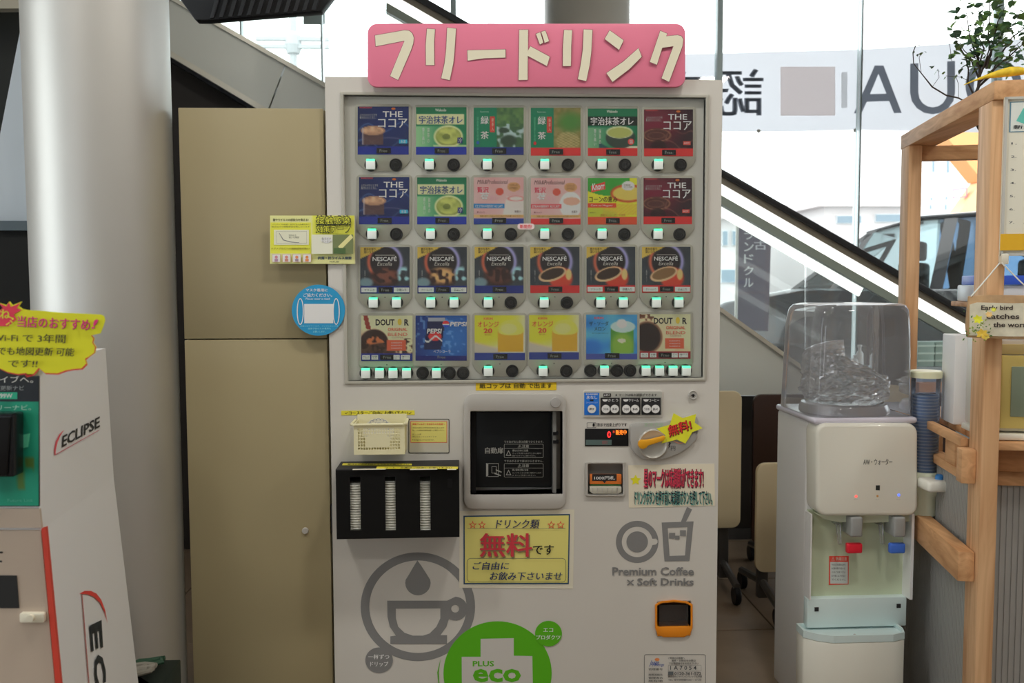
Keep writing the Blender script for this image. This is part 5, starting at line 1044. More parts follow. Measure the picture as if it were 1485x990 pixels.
peg = build('white_peg', MB().box(0, .016, -.012, .012, -.012, .012, Matrix.Translation(pg) @ Matrix.Rotation(math.atan2(TD.y, TD.x), 4, 'Z')), mat('peg_white', C(160, 156, 144), .4), bev=.002, label='small white peg on the front post holding the sign string', cat='peg')
# hanging wooden sign
HP = Plane(L(0, -.035, 0), -SD); sp = empty('wooden_sign', HP.hit(1470, 490), 'rustic hanging wooden sign with black handwriting and string', 'sign')
h0, h1 = HP.hit(1404, 428), HP.hit(1400, 491); hb = Vector((h0.x, h0.y, 0)); hW = .30
def hf(a, z, d=0): return Vector((hb.x, hb.y, z))+TD*a-SD*d
ol = [hf(.002, h1.z+.003), hf(-.002, h1.z+.03), hf(.001, h0.z-.02), hf(.003, h0.z-.002), hf(.05, h0.z+.001), hf(.15, h0.z-.001), hf(hW, h0.z), hf(hW, h1.z), hf(.2, h1.z-.002), hf(.08, h1.z)]
build('board', MB().prism(ol, SD*.012), mat('board_brown', C(128, 104, 76), .7, noise=.2, nscale=30), sp, bev=.002)
ol2 = [hf(.005, h1.z+.008, .0012), hf(.004, h0.z-.022, .0012), hf(.02, h0.z-.017, .0012), hf(.1, h0.z-.019, .0012), hf(hW-.008, h0.z-.016, .0012), hf(hW-.006, h1.z+.008, .0012), hf(.1, h1.z+.006, .0012)]
build('painted_face', MB().prism(ol2, SD*.001), mat('paint_worn', C(158, 154, 138), .8, noise=.12, nscale=40), sp)
ph = Print(HP, .0022)
def wpx(w): v = R.transposed() @ (w-CAM); return (742.5+F*v.x/-v.z, 495-F*v.y/-v.z)
def htext(s, a0, a1, dz0, dz1): ph.text(s, 0, 0, 0, 0, C(40, 32, 28), .02, q=[wpx(hf(a0, h0.z-dz0)), wpx(hf(a1, h0.z-dz0)), wpx(hf(a1, h0.z-dz1)), wpx(hf(a0, h0.z-dz1))])
htext('Early bird', .03, .10, .024, .038); htext('catches', .042, .115, .044, .056); htext('the worm', .058, .138, .064, .076); ph.link('sign_writing', sp)
knot = hf(.0, h0.z-.0); pk = PF.hit(1450, 381, .012)
for a, b in ((pk, hf(.006, h0.z-.003, .001)), (pk+TD*.004, hf(.15, h0.z-.003, .001))): build('string', MB().tube([a, (a+b)/2+Vector((0, 0, -.001)), b], .0016, 6), mat('string', C(176, 172, 160), .8), sp)
# flower spray
fs_ = empty('flower_spray', HP.hit(1420, 490, .02), 'small spray of yellow and orange artificial flowers on the sign corner', 'flowers')
def petal(c, r, n, nrm, m, name, seedv):
    rg = random.Random(seedv); mb = MB(); nrm = nrm.normalized(); u = nrm.orthogonal().normalized(); w = nrm.cross(u)
    for k in range(n):
        a = 2*math.pi*k/n+rg.uniform(-.2, .2); d = u*math.cos(a)+w*math.sin(a); e = nrm.cross(d)
        mb.add([c, c+d*r*.55+e*r*.34+nrm*r*.18, c+d*r+nrm*r*.3, c+d*r*.55-e*r*.34+nrm*r*.18], [(0, 1, 2, 3)])
    return build(name, mb, m, fs_)
for k, (x, y, r, col) in enumerate(((1418, 463, .0115, (190, 166, 40)), (1424, 484, .0135, (196, 140, 50)), (1434, 456, .0085, (196, 140, 90)), (1441, 449, .006, (180, 168, 60)), (1430, 488, .009, (200, 150, 70)))):
    m_ = mat('petal_%d' % k, C(*col), .6); c = HP.hit(x, y, .022); n_ = (CAM-c)+Vector((random.uniform(-.5, .5), 0, random.uniform(-.3, .8)))
    petal(c, r, 6, n_, m_, 'flower', k); petal(c-n_.normalized()*-.003, r*.6, 5, n_, m_, 'flower', k+50)
gm = [mat('leaf_green_a', C(60, 92, 44), .5), mat('leaf_green_b', C(104, 122, 50), .5)]
for k in range(46):
    x = random.gauss(1418, 10); y = random.gauss(476, 10); x = max(1399, min(1448, x)); y = max(452, min(500, y)); c = HP.hit(x, y, random.uniform(.006, .02)); d = Vector((random.uniform(-1, 1), random.uniform(-.3, .1), random.uniform(-.8, .8))).normalized(); e = d.cross(Vector((0, 1, 0))).normalized(); r = random.uniform(.005, .010)
    build('leaf', MB().add([c, c+d*r*.5+e*r*.25, c+d*r, c+d*r*.5-e*r*.25], [(0, 1, 2, 3)]), gm[k % 2], fs_)
# yellow bird
bdc = L(.05, .03, ZT); bird = MB()
def wp(x, y, s): 
    pl = Plane(L(0, s, 0), -SD); return pl.hit(x, y)
bd = [wp(1398, 123, .03), wp(1412, 117, .03), wp(1430, 111, .03), wp(1448, 107, .03), wp(1464, 104, .03), wp(1476, 103, .03), wp(1484, 103.5, .03), wp(1491, 105, .03)]
bd = [v for v in bd]
br = [.001, .002, .0045, .009, .0115, .0105, .0085, .003]
build('toy_bird', MB().tube(bd, br, 12), mat('bird_yellow', C(176, 140, 34), .6, noise=.2, nscale=60), smooth=True, label='small yellow decorative bird perched on the top pine rail', cat='bird ornament')
# plant
pc = L(.29, .56, 1.411)
pt = empty('potted_tree', pc, 'slender leafy small tree rising above the pine shelf unit', 'plant')
build('pot', MB().lathe([(.045, 0), (.06, .09), (.062, .1), (.055, .1), (.052, .08), (.0005, .08)], pc, 24), mat('pot_dark', (.08, .05, .035), .6), pt, smooth=True)
BK = mat('bark', (.045, .035, .028), .8)
SPl = .42
def sp_(x, y, s=SPl): return Plane(L(0, s, 0), -SD).hit(x, y)
tr0 = [pc+Vector((0, 0, .08)), sp_(1452, 245, .5), sp_(1434, 205, .45), sp_(1420, 185), sp_(1411, 165), sp_(1413, 140), sp_(1419, 126), sp_(1421, 100)]
build('trunk', MB().tube(tr0, [.007, .007, .0065, .006, .0055, .005, .0045, .003], 8), BK, pt, smooth=True)
tips = []
def branch(a, b, r0, bend=.01, n=5):
    pts = [a.lerp(b, i/n)+Vector((random.uniform(-1, 1), random.uniform(-1, 1), random.uniform(-.4, 1)))*bend*math.sin(math.pi*i/n) for i in range(n+1)]
    build('branch', MB().tube(pts, [max(.0006, r0*(1-.75*i/n)) for i in range(n+1)], 5), BK, pt); return pts
def tos(x, y): return sp_(x, y, SPl+random.uniform(-.12, .12))
B_ = []
for src, dst in (((1421, 100), (1408, 60)), ((1421, 110), (1445, 50)), ((1419, 126), (1470, 80)), ((1421, 118), (1392, 62)), ((1420, 120), (1500, 50)), ((1421, 105), (1425, 20)), ((1425, 100), (1478, 20)), ((1413, 140), (1384, 40)), ((1430, 90), (1460, 0)), ((1440, 90), (1520, 10)), ((1419, 126), (1480, 60)), ((1421, 112), (1400, 10)), ((1430, 100), (1440, -20))):
    B_.append(branch(sp_(*src), tos(*dst), .003, .012))
tw = [sp_(1405, 150), sp_(1390, 142), sp_(1372, 138), sp_(1352, 126), sp_(1336, 106), sp_(1325, 92), sp_(1324, 76), sp_(1328, 66)]
build('branch', MB().tube(tw, [.0022]*4+[.0014]*4, 5), BK, pt)
for q in ([(1352, 126), (1362, 112), (1360, 100)], [(1336, 106), (1333, 84), (1336, 76)], [(1390, 142), (1390, 122), (1386, 110)], [(1410, 120), (1394, 112), (1372, 110)], [(1384, 36), (1372, 22), (1367, 5), (1368, -8)], [(1380, 88), (1378, 70), (1377, 62)]): build('branch', MB().tube([sp_(*a) for a in q], .0007, 4), BK, pt)
LM = [mat('leaf_a', C(60, 92, 58, 1.8), .5), mat('leaf_b', C(84, 112, 60, 1.8), .5), mat('leaf_c', C(50, 78, 60, 1.8), .5)]
lms = []
for k in range(3):
    me = bpy.data.meshes.new('leaf'); l = 1; w = (.42, .5, .36)[k]
    vs = [(0, 0, 0), (.3, w*.85, .06), (.62, w*.7, .08), (1, 0, -.04), (.62, -w*.7, .08), (.3, -w*.85, .06), (.5, 0, -.02)]
    me.from_pydata([(x*l, y*.9, z) for x, y, z in vs], [], [(0, 6, 1), (1, 6, 2), (2, 6, 3), (3, 6, 4), (4, 6, 5), (5, 6, 0)]); me.materials.append(LM[k]); lms.append(me)
def leaf(p, sz):
    o = bpy.data.objects.new('leaf', random.choice(lms)); COL.objects.link(o); o.parent = pt; o.location = p-WORG[pt.name]
    o.rotation_euler = (random.uniform(-.9, .9), random.uniform(-.6, .9), random.uniform(0, 6.28)); o.scale = (sz,)*3
for b in B_:
    for k in range(15):
        i = random.randint(2, 5); leaf(b[i]+Vector((random.gauss(0, .02), random.gauss(0, .02), random.gauss(0, .018))), random.uniform(.02, .034))
for x, y in ((1336, 76), (1340, 74), (1325, 74), (1331, 78), (1328, 66), (1350, 100), (1358, 104), (1363, 104), (1368, 108), (1352, 98), (1384, 112), (1390, 114), (1394, 110), (1372, 112), (1382, 42), (1377, 42), (1390, 72), (1394, 90), (1402, 92)): leaf(sp_(x, y), random.uniform(.009, .015))
for k in range(95):
    leaf(tos(random.gauss(1450, 28), random.uniform(-12, 70)), random.uniform(.018, .034))
# ------------------------------------------------------------------ promo stand with car navigation display
NY = -.8
STW = mat('card_white', C(172, 176, 182), .45, bump=.05, nscale=40); STB = mat('stand_beige', C(136, 124, 112), .5); RDS = mat('red_strip', C(150, 48, 36), .45)
A = P(60, 768, NY); z1 = A.z; Bf = PZ(165, 693, z1); A2 = P(88, 990, NY)
def ext(a, b, z): return a+(b-a)*((z-a.z)/(b.z-a.z))
A0 = ext(A, A2, 0.0); B0_ = Bf+(A0-A); WD = .42
ft_ = P(153, 505, Bf.y); ztop = ft_.z; ut = P(57, 640, NY); nt_ = A+(ft_-Bf)
stand = empty('display_stand', (A.x-.2, NY+.2, 0), 'white display stand with red edge strip, a car navigation unit box on top', 'display stand')
def hexa(name, lo, hi, m, parent, **kw):   # lo/hi: 4 corners (nearL, nearR, farR, farL)
    mb = MB(); mb.add(lo+hi, [(3, 2, 1, 0), (4, 5, 6, 7), (0, 1, 5, 4), (1, 2, 6, 5), (2, 3, 7, 6), (3, 0, 4, 7)]); return build(name, mb, m, parent, **kw)
LX = Vector((-WD, 0, 0))
body = hexa('stand_body', [A0+LX-Vector((.04, 0, 0)), A0, B0_, B0_+LX], [A+LX, A, Bf, Bf+LX], STW, stand)
sheet('front_panel', [(-150, 769), (59, 769), (83, 1030), (-150, 1030)], YP(NY), .004, STB, stand)
ext_p = lambda x0, y0, x1, y1, y: x0+(x1-x0)*(y-y0)/(y1-y0)
sheet('red_edge', [(60, 766), (66.5, 764), (88, 990), (100, 1110), (92, 1110), (80, 990)], YP(NY), .007, RDS, stand)
sheet('card_slot', [(-60, 834), (24, 834.5), (27.5, 881.5), (-60, 881.5)], YP(NY), .0055, mat('slot_dark', (.02, .02, .02), .6), stand, off=.0)
sheet('latch', rr(28, 889, 64, 903, 3), YP(NY), .012, mat('latch_white', C(160, 156, 142), .4), stand, bev=.0015); sheet('latch_knob', el(43, 897, 5, 5, 16), YP(NY), .018, mat('latch_white'), stand)
pf = Print(YP(NY), .0046); pf.poly([(-10, 799.5), (4, 799.5), (4, 802), (-8, 802), (-8, 812.5), (3, 812.5), (3, 815), (-10, 815)], BLK); pf.link('front_print', stand)
ub = hexa('upper_box', [A+LX, A, Bf, Bf+LX], [nt_+LX, nt_, ft_, ft_+LX], STW, stand)
sheet('lip_panel', [(-150, 738), (57, 738), (60, 765), (-150, 765)], YP(NY), .006, STB, stand)
gp = sheet('poster_board', [(-150, 530), (56, 530), (56.5, 734), (-150, 734)], YP(NY), .004, mat('board_dark', (.02, .025, .03), .3), stand)
pg_ = Print(YP(NY), .0046)
pg_.art(-20, 582, 56, 733, lambda u, v: mix(mix(fill(u, (12, 96, 76)), noise(u, v, 5, 4)*.9, (20, 120, 96)), BX(u, v, .5, .55, .9, .85)*smooth(noise(u, v, 6, 8), .4, .6), (60, 90, 40)), N=30)
pg_.rect(-20, 530, 56, 582, C(24, 28, 34)); pg_.text('ライブへ。', -14, 545, 48, 555, CW, .0); pg_.text('図更新ナビ', -8, 559, 35, 566, C(120, 124, 126)); pg_.rect(-10, 568.5, 25, 578.5, C(30, 130, 104)); pg_.text('99W', 0, 570.5, 18, 577, C(160, 180, 170), .02)
pg_.text('リーナビ。', -4, 587, 45, 594.5, C(130, 160, 150)); pg_.poly([(34, 630), (44, 628), (41, 648), (32, 650)], C(70, 160, 130)); pg_.text('Future Link', 11, 723, 48, 727.5, C(60, 130, 110)); pg_.link('poster_print', gp)
sheet('navigation_unit', rr(-90, 600, 20, 692, 4), YP(NY-.005), .035, mat('nav_black', (.012, .014, .018), .2), stand, bev=.004); sheet('unit_bezel', [(-90, 604), (14, 605), (9, 690), (-90, 690)], YP(NY-.04), .006, BLACK, stand, bev=.002)
n_ = (Bf-A).cross(Vector((0, 0, 1))).normalized()
if n_.dot(CAM-A) < 0: n_ = -n_
def tri_plane(p, q, r):
    n = (q-p).cross(r-p).normalized()
    if n.dot(CAM-p) < 0: n = -n
    return Plane(p, n)
e1 = tri_plane(A, Bf, ft_); ps = Print(e1, .0012); k5 = lambda x, y: (x/3.3, 400+y/3.3)
ps.text('ECLIPSE', 0, 0, 0, 0, C(24, 26, 30), .02, q=[k5(300, 765), k5(478, 670), k5(478, 722), k5(296, 822)])
ps.poly([k5(*a) for a in [(308, 735), (285, 757), (268, 790), (260, 830), (262, 858), (266, 857), (268, 830), (276, 795), (290, 762)]], C(170, 60, 70)); ps.poly([k5(*a) for a in [(262, 855), (474, 736), (474, 739), (263, 859)]], C(140, 70, 80)); ps.link('side_logo', ub)
e2 = tri_plane(A, Bf, A0); ps = Print(e2, .0015); k6 = lambda x, y: (x/3.3, 690+y/3.3)
ps.poly([k6(*a) for a in [(380, 563), (405, 549), (435, 549), (462, 562), (485, 592), (503, 640), (515, 705), (500, 650), (478, 605), (450, 578), (420, 566)]], C(170, 50, 44)); ps.poly([k6(*a) for a in [(391, 566), (395, 566), (428, 990), (424, 990)]], C(130, 60, 60))
def vlogo(s, y0, y1, xa, xb, xc, xd): ps.text(s, 0, 0, 0, 0, C(20, 26, 30), .03, q=[k6(xb, y0), k6(xd, y1), k6(xc, y1+18), k6(xa, y0+28)])
vlogo('E', 688, 822, 428, 486, 438, 494); vlogo('C', 840, 985, 444, 496, 460, 512); vlogo('L', 1000, 1110, 462, 514, 470, 524); ps.link('side_logo', body)
# yellow bubble card
BP = YP(-.86)
bo = [k5(*a) for a in [(-190, 175), (-60, 150), (0, 165), (15, 150), (0, 130), (30, 140), (45, 122), (60, 140), (104, 122), (90, 145), (108, 158), (130, 163), (190, 166), (300, 176), (480, 184), (497, 192), (502, 212), (494, 240), (480, 275), (440, 284), (452, 300), (446, 318), (460, 340), (455, 368), (430, 386), (412, 402), (418, 425), (395, 448), (350, 452), (318, 458), (280, 472), (220, 470), (190, 446), (165, 475), (125, 486), (130, 470), (90, 475), (40, 465), (0, 446), (-80, 440), (-190, 430)]]
pb_ = sheet('speech_bubble_card', bo, BP, .002, mat('bubble_yellow', C(184, 164, 24), .6), label='yellow speech bubble card with handwriting on the navigation display box', cat='card')
pp = Print(BP, .0026)
red = [(440, 284), (452, 300), (446, 318), (460, 340), (455, 368), (430, 386), (412, 402), (418, 425), (395, 448), (350, 452), (318, 458), (280, 472), (220, 470), (190, 446), (165, 475), (125, 486), (130, 470), (90, 475), (40, 465), (0, 446)]
inn_ = [(x-5, y-6 if y > 400 else y) for x, y in red][::-1]; pp.poly([k5(*a) for a in red+inn_], C(150, 40, 40))
pp.poly([k5(*a) for a in [(-60, 150), (0, 168), (12, 152), (-8, 128), (30, 146), (42, 126), (52, 148), (98, 128), (80, 154), (104, 162), (66, 184), (80, 208), (40, 240), (0, 240), (-60, 245)]], C(180, 40, 60)); pp.text('ね', *k5(0, 160), *k5(48, 204), C(190, 170, 40), .016); pp.text('ふ', *k5(28, 196), *k5(84, 238), C(190, 170, 40), .016)
for dx, dy, c in ((2, 2, C(90, 90, 40)), (0, 0, C(170, 30, 90))):
    pp.text('当店のおすすめ', 0, 0, 0, 0, c, .016, q=[k5(84+dx, 190+dy), k5(432+dx, 206+dy), k5(428+dx, 262+dy), k5(82+dx, 242+dy)]); pp.text('!', 0, 0, 0, 0, c, .016, q=[k5(452+dx, 208+dy), k5(474+dx, 208+dy), k5(452+dx, 252+dy), k5(436+dx, 252+dy)])
INKB = C(26, 24, 22); pp.text('Wi-Fi で 3年間', 0, 0, 0, 0, INKB, .012, q=[k5(-40, 275), k5(315, 280), k5(312, 322), k5(-40, 312)]); pp.text('でも地図更新 可能', 0, 0, 0, 0, INKB, .012, q=[k5(-10, 338), k5(358, 345), k5(352, 384), k5(-12, 378)]); pp.text('です!!', 0, 0, 0, 0, INKB, .012, q=[k5(40, 402), k5(182, 402), k5(176, 438), k5(38, 436)])
pp.link('card_writing', pb_)
build('card_tab', MB().box(P(40, 540, -.86).x, P(55, 540, -.86).x, -.857, NY-.0065, P(50, 545, -.86).z, P(50, 538, -.86).z), STW, pb_)
# ------------------------------------------------------------------ ledge items at the window
lg = sheet('wall_low_ledge', [(1150, 532), (1500, 532), (1500, 735), (1150, 735)], YP(3.05), .12, mat('ledge_grey', C(120, 128, 134), .5), kind='structure')
lzt = P(1300, 532, 2.93).z
for k, (px, h, nm) in enumerate(((1206, .12, 'slim'), (1222, .07, 'low wide'), (1240, .07, 'low second'), (1247, .13, 'tall'), (1268, .11, 'square'), (1286, .12, 'spray'))):
    c = P(px, 500, 2.99); pr_ = [(.02, 0), (.024, .01), (.022, h*.6), (.009, h*.75), (.009, h*.9), (.013, h*.92), (.013, h)]
    build('white_bottle', MB().lathe([(r*(1.6 if 'wide' in nm else 1), q) for r, q in pr_], (c.x, 2.99, lzt), 16), mat('bottle_white', (.75, .75, .77), .3), smooth=True, label='%s white bottle on the window ledge seen through the clear cover' % nm, cat='bottle', group='white bottles on the window ledge')
for k, px in enumerate((1338, 1363, 1388)):
    c = P(px, 520, 2.98); w = .05; t = empty('storage_crate', (c.x, 2.98, lzt), 'grey green slotted crate on the window ledge, %s' % ('leftmost of three', 'middle of three', 'rightmost of three')[k], 'crate', 'crates on the window ledge')
    build('crate_body', MB().box(c.x-w, c.x+w, 2.94, 3.02, lzt, lzt+.15), mat('crate_green', C(110, 128, 122), .5), t, bev=.003)
    for j in range(3): build('crate_rib', MB().box(c.x-w-.002, c.x+w+.002, 2.935, 2.94, lzt+.03+.045*j, lzt+.04+.045*j), mat('crate_rib', C(150, 164, 158), .5), t)
sheet('orange_tray', [(1333, 555), (1398, 555), (1398, 573), (1333, 573)], YP(2.9), .06, mat('tray_orange', C(190, 110, 70), .5), label='orange strip of a tray below the crates at the window', cat='tray')
# ------------------------------------------------------------------ outside
GR = mat('asphalt', (.38, .38, .37), .9, noise=.15, nscale=3, bump=.2)
struct('ground', MB().box(-45, 60, WY+.1, 70, -.12, -.02), GR)
# hanging banner outside the window, read from behind
BN = bpy.data.materials.new('banner_cloth'); BN.use_nodes = True; t = BN.node_tree; t.nodes.clear(); ou = t.nodes.new('ShaderNodeOutputMaterial'); d1 = t.nodes.new('ShaderNodeBsdfDiffuse'); d2 = t.nodes.new('ShaderNodeBsdfTranslucent'); d3 = t.nodes.new('ShaderNodeBsdfTransparent'); m1 = t.nodes.new('ShaderNodeMixShader'); m2 = t.nodes.new('ShaderNodeMixShader')
d1.inputs[0].default_value = (.85, .85, .87, 1); d2.inputs[0].default_value = (.9, .9, .93, 1); m1.inputs[0].default_value = .6; m2.inputs[0].default_value = .10
t.links.new(d1.outputs[0], m1.inputs[1]); t.links.new(d2.outputs[0], m1.inputs[2]); t.links.new(m1.outputs[0], m2.inputs[1]); t.links.new(d3.outputs[0], m2.inputs[2]); t.links.new(m2.outputs[0], ou.inputs[0])
bnr = empty('cloth_banner', P(1250, 130, 3.42), 'white cloth banner with large reversed grey lettering hanging outside the window', 'banner')
topc = [(930, 80), (1050, 77), (1150, 74), (1240, 72), (1340, 66), (1420, 60), (1560, 52)]; botc = [(1560, 196), (1420, 192), (1340, 190), (1240, 188), (1150, 191), (1050, 191), (930, 190)]
sheet('cloth', topc+botc, YP(3.42), .001, BN, bnr)
for x, y in ((1247, 71), (1240, 189), (1100, 190)): q = P(x, y, 3.41); build('eyelet', MB().lathe([(.012, 0), (.012, .004), (.006, .004)], q, 14, 'Y'), SILV, bnr)
IN = bpy.data.materials.new('banner_ink'); IN.use_nodes = True; t = IN.node_tree; t.nodes.clear(); ou = t.nodes.new('ShaderNodeOutputMaterial'); d1 = t.nodes.new('ShaderNodeBsdfDiffuse'); d2 = t.nodes.new('ShaderNodeBsdfTranslucent'); d3 = t.nodes.new('ShaderNodeBsdfTransparent'); m1 = t.nodes.new('ShaderNodeMixShader'); m2 = t.nodes.new('ShaderNodeMixShader')
va = t.nodes.new('ShaderNodeVertexColor'); va.layer_name = 'Col'; t.links.new(va.outputs[0], d1.inputs[0]); t.links.new(va.outputs[0], d2.inputs[0]); m1.inputs[0].default_value = .5; m2.inputs[0].default_value = .03
t.links.new(d1.outputs[0], m1.inputs[1]); t.links.new(d2.outputs[0], m1.inputs[2]); t.links.new(m1.outputs[0], m2.inputs[1]); t.links.new(d3.outputs[0], m2.inputs[2]); t.links.new(m2.outputs[0], ou.inputs[0])
pb = Print(YP(3.42), .003); gk = (.2, .22, .26)
k9 = lambda x, y: (985+x/2.97, y/2.97)
pb.poly([k9(*a) for a in [(752, 488), (842, 282), (880, 282), (958, 486), (925, 487), (904, 435), (808, 438), (784, 489)]], gk, holes=[[k9(*a) for a in [(822, 405), (892, 403), (858, 318)]]])
pb.poly([k9(*a) for a in [(995, 274), (1030, 272)]+[(1030+62*(1-math.cos(t_))+0, 400+62*math.sin(t_)) for t_ in [0, .4, .8, 1.2, 1.57, 1.95, 2.35, 2.75, 3.14]]+[(1154, 264), (1188, 262)]+[(1188-97*(1-math.cos(t_)), 400+92*math.sin(t_)) for t_ in [0, .4, .8, 1.2, 1.57, 1.95, 2.35, 2.75, 3.14]]], gk)
pb.poly([k9(*a) for a in el(1355, 370, 122, 122, 40)], gk, holes=[[k9(*a) for a in el(1355, 370, 86, 86, 40)]])
pb.poly([k9(*a) for a in [(1262, 455), (1330, 420), (1345, 440), (1275, 500)]], gk)
pb.rect(*k9(436, 287), *k9(672, 498), (.97, .87, .84)); pb.rect(*k9(698, 310), *k9(724, 465), (.86, .86, .86))
pb.text('認', *k9(148, 296), *k9(360, 498), gk, .016, mirror=True); pb.text('定', *k9(-75, 306), *k9(100, 500), gk, .016, mirror=True); pb.link('banner_lettering', bnr, IN)
# people carrier
vp = mat('car_black', (.012, .013, .016), .15, coat=.8); vg = mat('car_glass', (.02, .03, .038), .03, spec=.7); vt = mat('tyre', (.02, .02, .02), .8)
VO = Vector((2.45, 6.97, 0)); VL = Vector((.82, -.57, 0)).normalized(); VW = Vector((.57, .82, 0)).normalized()
VM = Matrix(((VL.x, VW.x, 0, VO.x), (VL.y, VW.y, 0, VO.y), (0, 0, 1, 0), (0, 0, 0, 1)))
def V(l, w, z): return VM @ Vector((l, w, z))
van = empty('black_minivan', V(2.4, .9, 0), 'black minivan parked outside the window, facing left', 'car')
low = [(0, .35), (-.06, .6), (0, .95), (.25, 1.1), (.75, 1.2), (1.0, 1.25), (4.6, 1.22), (4.75, .9), (4.72, .35), (4.4, .22), (.3, .22)]
secs = []
def loft(profs):  # list of (w, [(l,z)...]) same count
    mb = MB(); n = len(profs[0][1]); vs = [V(l, w, z) for w, pr_ in profs for l, z in pr_]; k = len(profs)
    mb.add(vs, [(i*n+j, i*n+(j+1) % n, (i+1)*n+(j+1) % n, (i+1)*n+j) for i in range(k-1) for j in range(n)]+[tuple(range(n-1, -1, -1)), tuple((k-1)*n+j for j in range(n))]); return mb
def inset(pr_, d, cl=2.4, cz=.7): return [(cl+(l-cl)*(1-d), cz+(z-cz)*(1-d)) for l, z in pr_]
build('body', loft([(0, inset(low, .05)), (.04, inset(low, .01)), (.1, low), (1.7, low), (1.76, inset(low, .01)), (1.8, inset(low, .05))]), vp, van, smooth=True)
cab = [(.95, 1.2), (1.72, 1.80), (2.1, 1.90), (2.8, 1.93), (4.1, 1.9), (4.5, 1.78), (4.7, 1.2)]
def tw_(z): return max(0, (z-1.2)*.28)
def loft2(prof_, w0, w1):
    mb = MB(); n = len(prof_); vs = [V(l, w0+tw_(z), z) for l, z in prof_]+[V(l, w1-tw_(z), z) for l, z in prof_]
    mb.add(vs, [(j, (j+1) % n, n+(j+1) % n, n+j) for j in range(n)]+[tuple(range(n-1, -1, -1)), tuple(n+j for j in range(n))]); return mb
def wmix(l0, l1):
    def zt_(l):
        for (a, za), (b, zb) in zip(cab[:-1], cab[1:]):
            if a <= l <= b: return za+(zb-za)*(l-a)/(b-a)
        return 1.2
    up_ = [(l, zt_(l)) for l in sorted({l0, l1, *[c[0] for c in cab if l0 < c[0] < l1]})]
    return [(l1, 1.2)]+([] if l0 < 1 else [(l0, 1.2)])+[(l, z) for l, z in up_ if not (z <= 1.2001 and l1-l < .01)]
build('front_glass', loft2(wmix(.95, 2.24), .05, 1.75), clear_mat('car_clear', (.62, .72, .74), 1.0, .0), van)
build('rear_glass', loft2(wmix(2.26, 4.7), .05, 1.75), clear_mat('car_tinted', (.26, .36, .46), 1.0, .0), van)  # privacy tint, its blue put in to stand for reflected sky
for l in (1.9, 2.9, 3.8):
    for w in (.45, 1.25):
        st = build('seat', MB().box(l, l+.14, w-.22, w+.22, 1.0, 1.5, VM), vt, van, bev=.04); build('headrest', MB().box(l+.02, l+.12, w-.12, w+.12, 1.52, 1.72, VM), vt, st, bev=.03)
build('dashboard', MB().box(1.05, 1.35, .2, 1.6, 1.15, 1.28, VM), vt, van, bev=.04)
roof = [(1.62, 1.76), (2.1, 1.88), (2.8, 1.905), (4.1, 1.875), (4.5, 1.75), (4.56, 1.79), (4.12, 1.92), (2.8, 1.95), (2.1, 1.925), (1.6, 1.79)]
build('roof', loft([(.22, roof), (1.58, roof)]), vp, van, bev=.03)
def pil(l0, z0, l1, z1, w, m=vp, nm='pillar'):
    build(nm, MB().add([V(l, 1.76-tw_(z)-d, z) for d in (0, .03) for l, z in ((l0, z0), (l0+w, z0), (l1+w, z1), (l1, z1))], [(3, 2, 1, 0), (4, 5, 6, 7), (0, 1, 5, 4), (1, 2, 6, 5), (2, 3, 7, 6), (3, 0, 4, 7)]), m, van)
    build(nm, MB().add([V(l, .04+tw_(z)+d, z) for d in (0, .03) for l, z in ((l0, z0), (l0+w, z0), (l1+w, z1), (l1, z1))], [(0, 1, 2, 3), (7, 6, 5, 4), (0, 4, 5, 1), (1, 5, 6, 2), (2, 6, 7, 3), (3, 7, 4, 0)]), m, van)
pil(.9, 1.2, 1.66, 1.8, .06); pil(1.3, 1.2, 1.62, 1.76, .06); pil(2.2, 1.2, 2.3, 1.9, .11); pil(3.3, 1.2, 3.35, 1.9, .1); pil(4.3, 1.2, 4.2, 1.88, .14); pil(1.0, 1.19, 4.6, 1.19, .01)
build('side_trim', MB().add([V(1.0, .03, 1.2), V(4.6, .03, 1.18), V(4.6, .03, 1.22), V(1.0, .03, 1.24)], [(0, 1, 2, 3)]), mat('chrome', (.6, .6, .6), .15, metal=1), van)
build('mirror', MB().sphere(V(1.55, -.12, 1.3), .12, 12, (1, .6, .8)), vp, van, smooth=True)
for l in (.95, 3.9):
    for w in (.1, 1.7):
        c = V(l, w, .34); mm_ = MB(); ax = VW; u = VL; vs = []
        for h, r in ((-.1, .3), (-.1, .34), (.1, .34), (.1, .3)):
            for j in range(24): a = 2*math.pi*j/24; vs.append(c+ax*h+u*r*math.cos(a)+Vector((0, 0, r*math.sin(a))))
        mm_.add(vs, [(i*24+j, i*24+(j+1) % 24, (i+1)*24+(j+1) % 24, (i+1)*24+j) for i in range(3) for j in range(24)]+[tuple(range(24)), tuple(range(72, 96))]); build('wheel', mm_, vt, van)
for l in (2.25, 3.3): build('door_handle', MB().add([V(l, -.01, 1.0), V(l+.18, -.01, 1.0), V(l+.18, -.01, 1.03), V(l, -.01, 1.03), V(l, .04, 1.0), V(l+.18, .04, 1.0), V(l+.18, .04, 1.03), V(l, .04, 1.03)], [(0, 1, 2, 3), (0, 4, 5, 1), (3, 2, 6, 7), (0, 3, 7, 4), (1, 5, 6, 2)]), mat('chrome'), van)
build('headlight', MB().box(-.03, .35, -.005, .25, .78, .95, VM), mat('lamp_clear', (.5, .52, .55), .1), van, bev=.03)
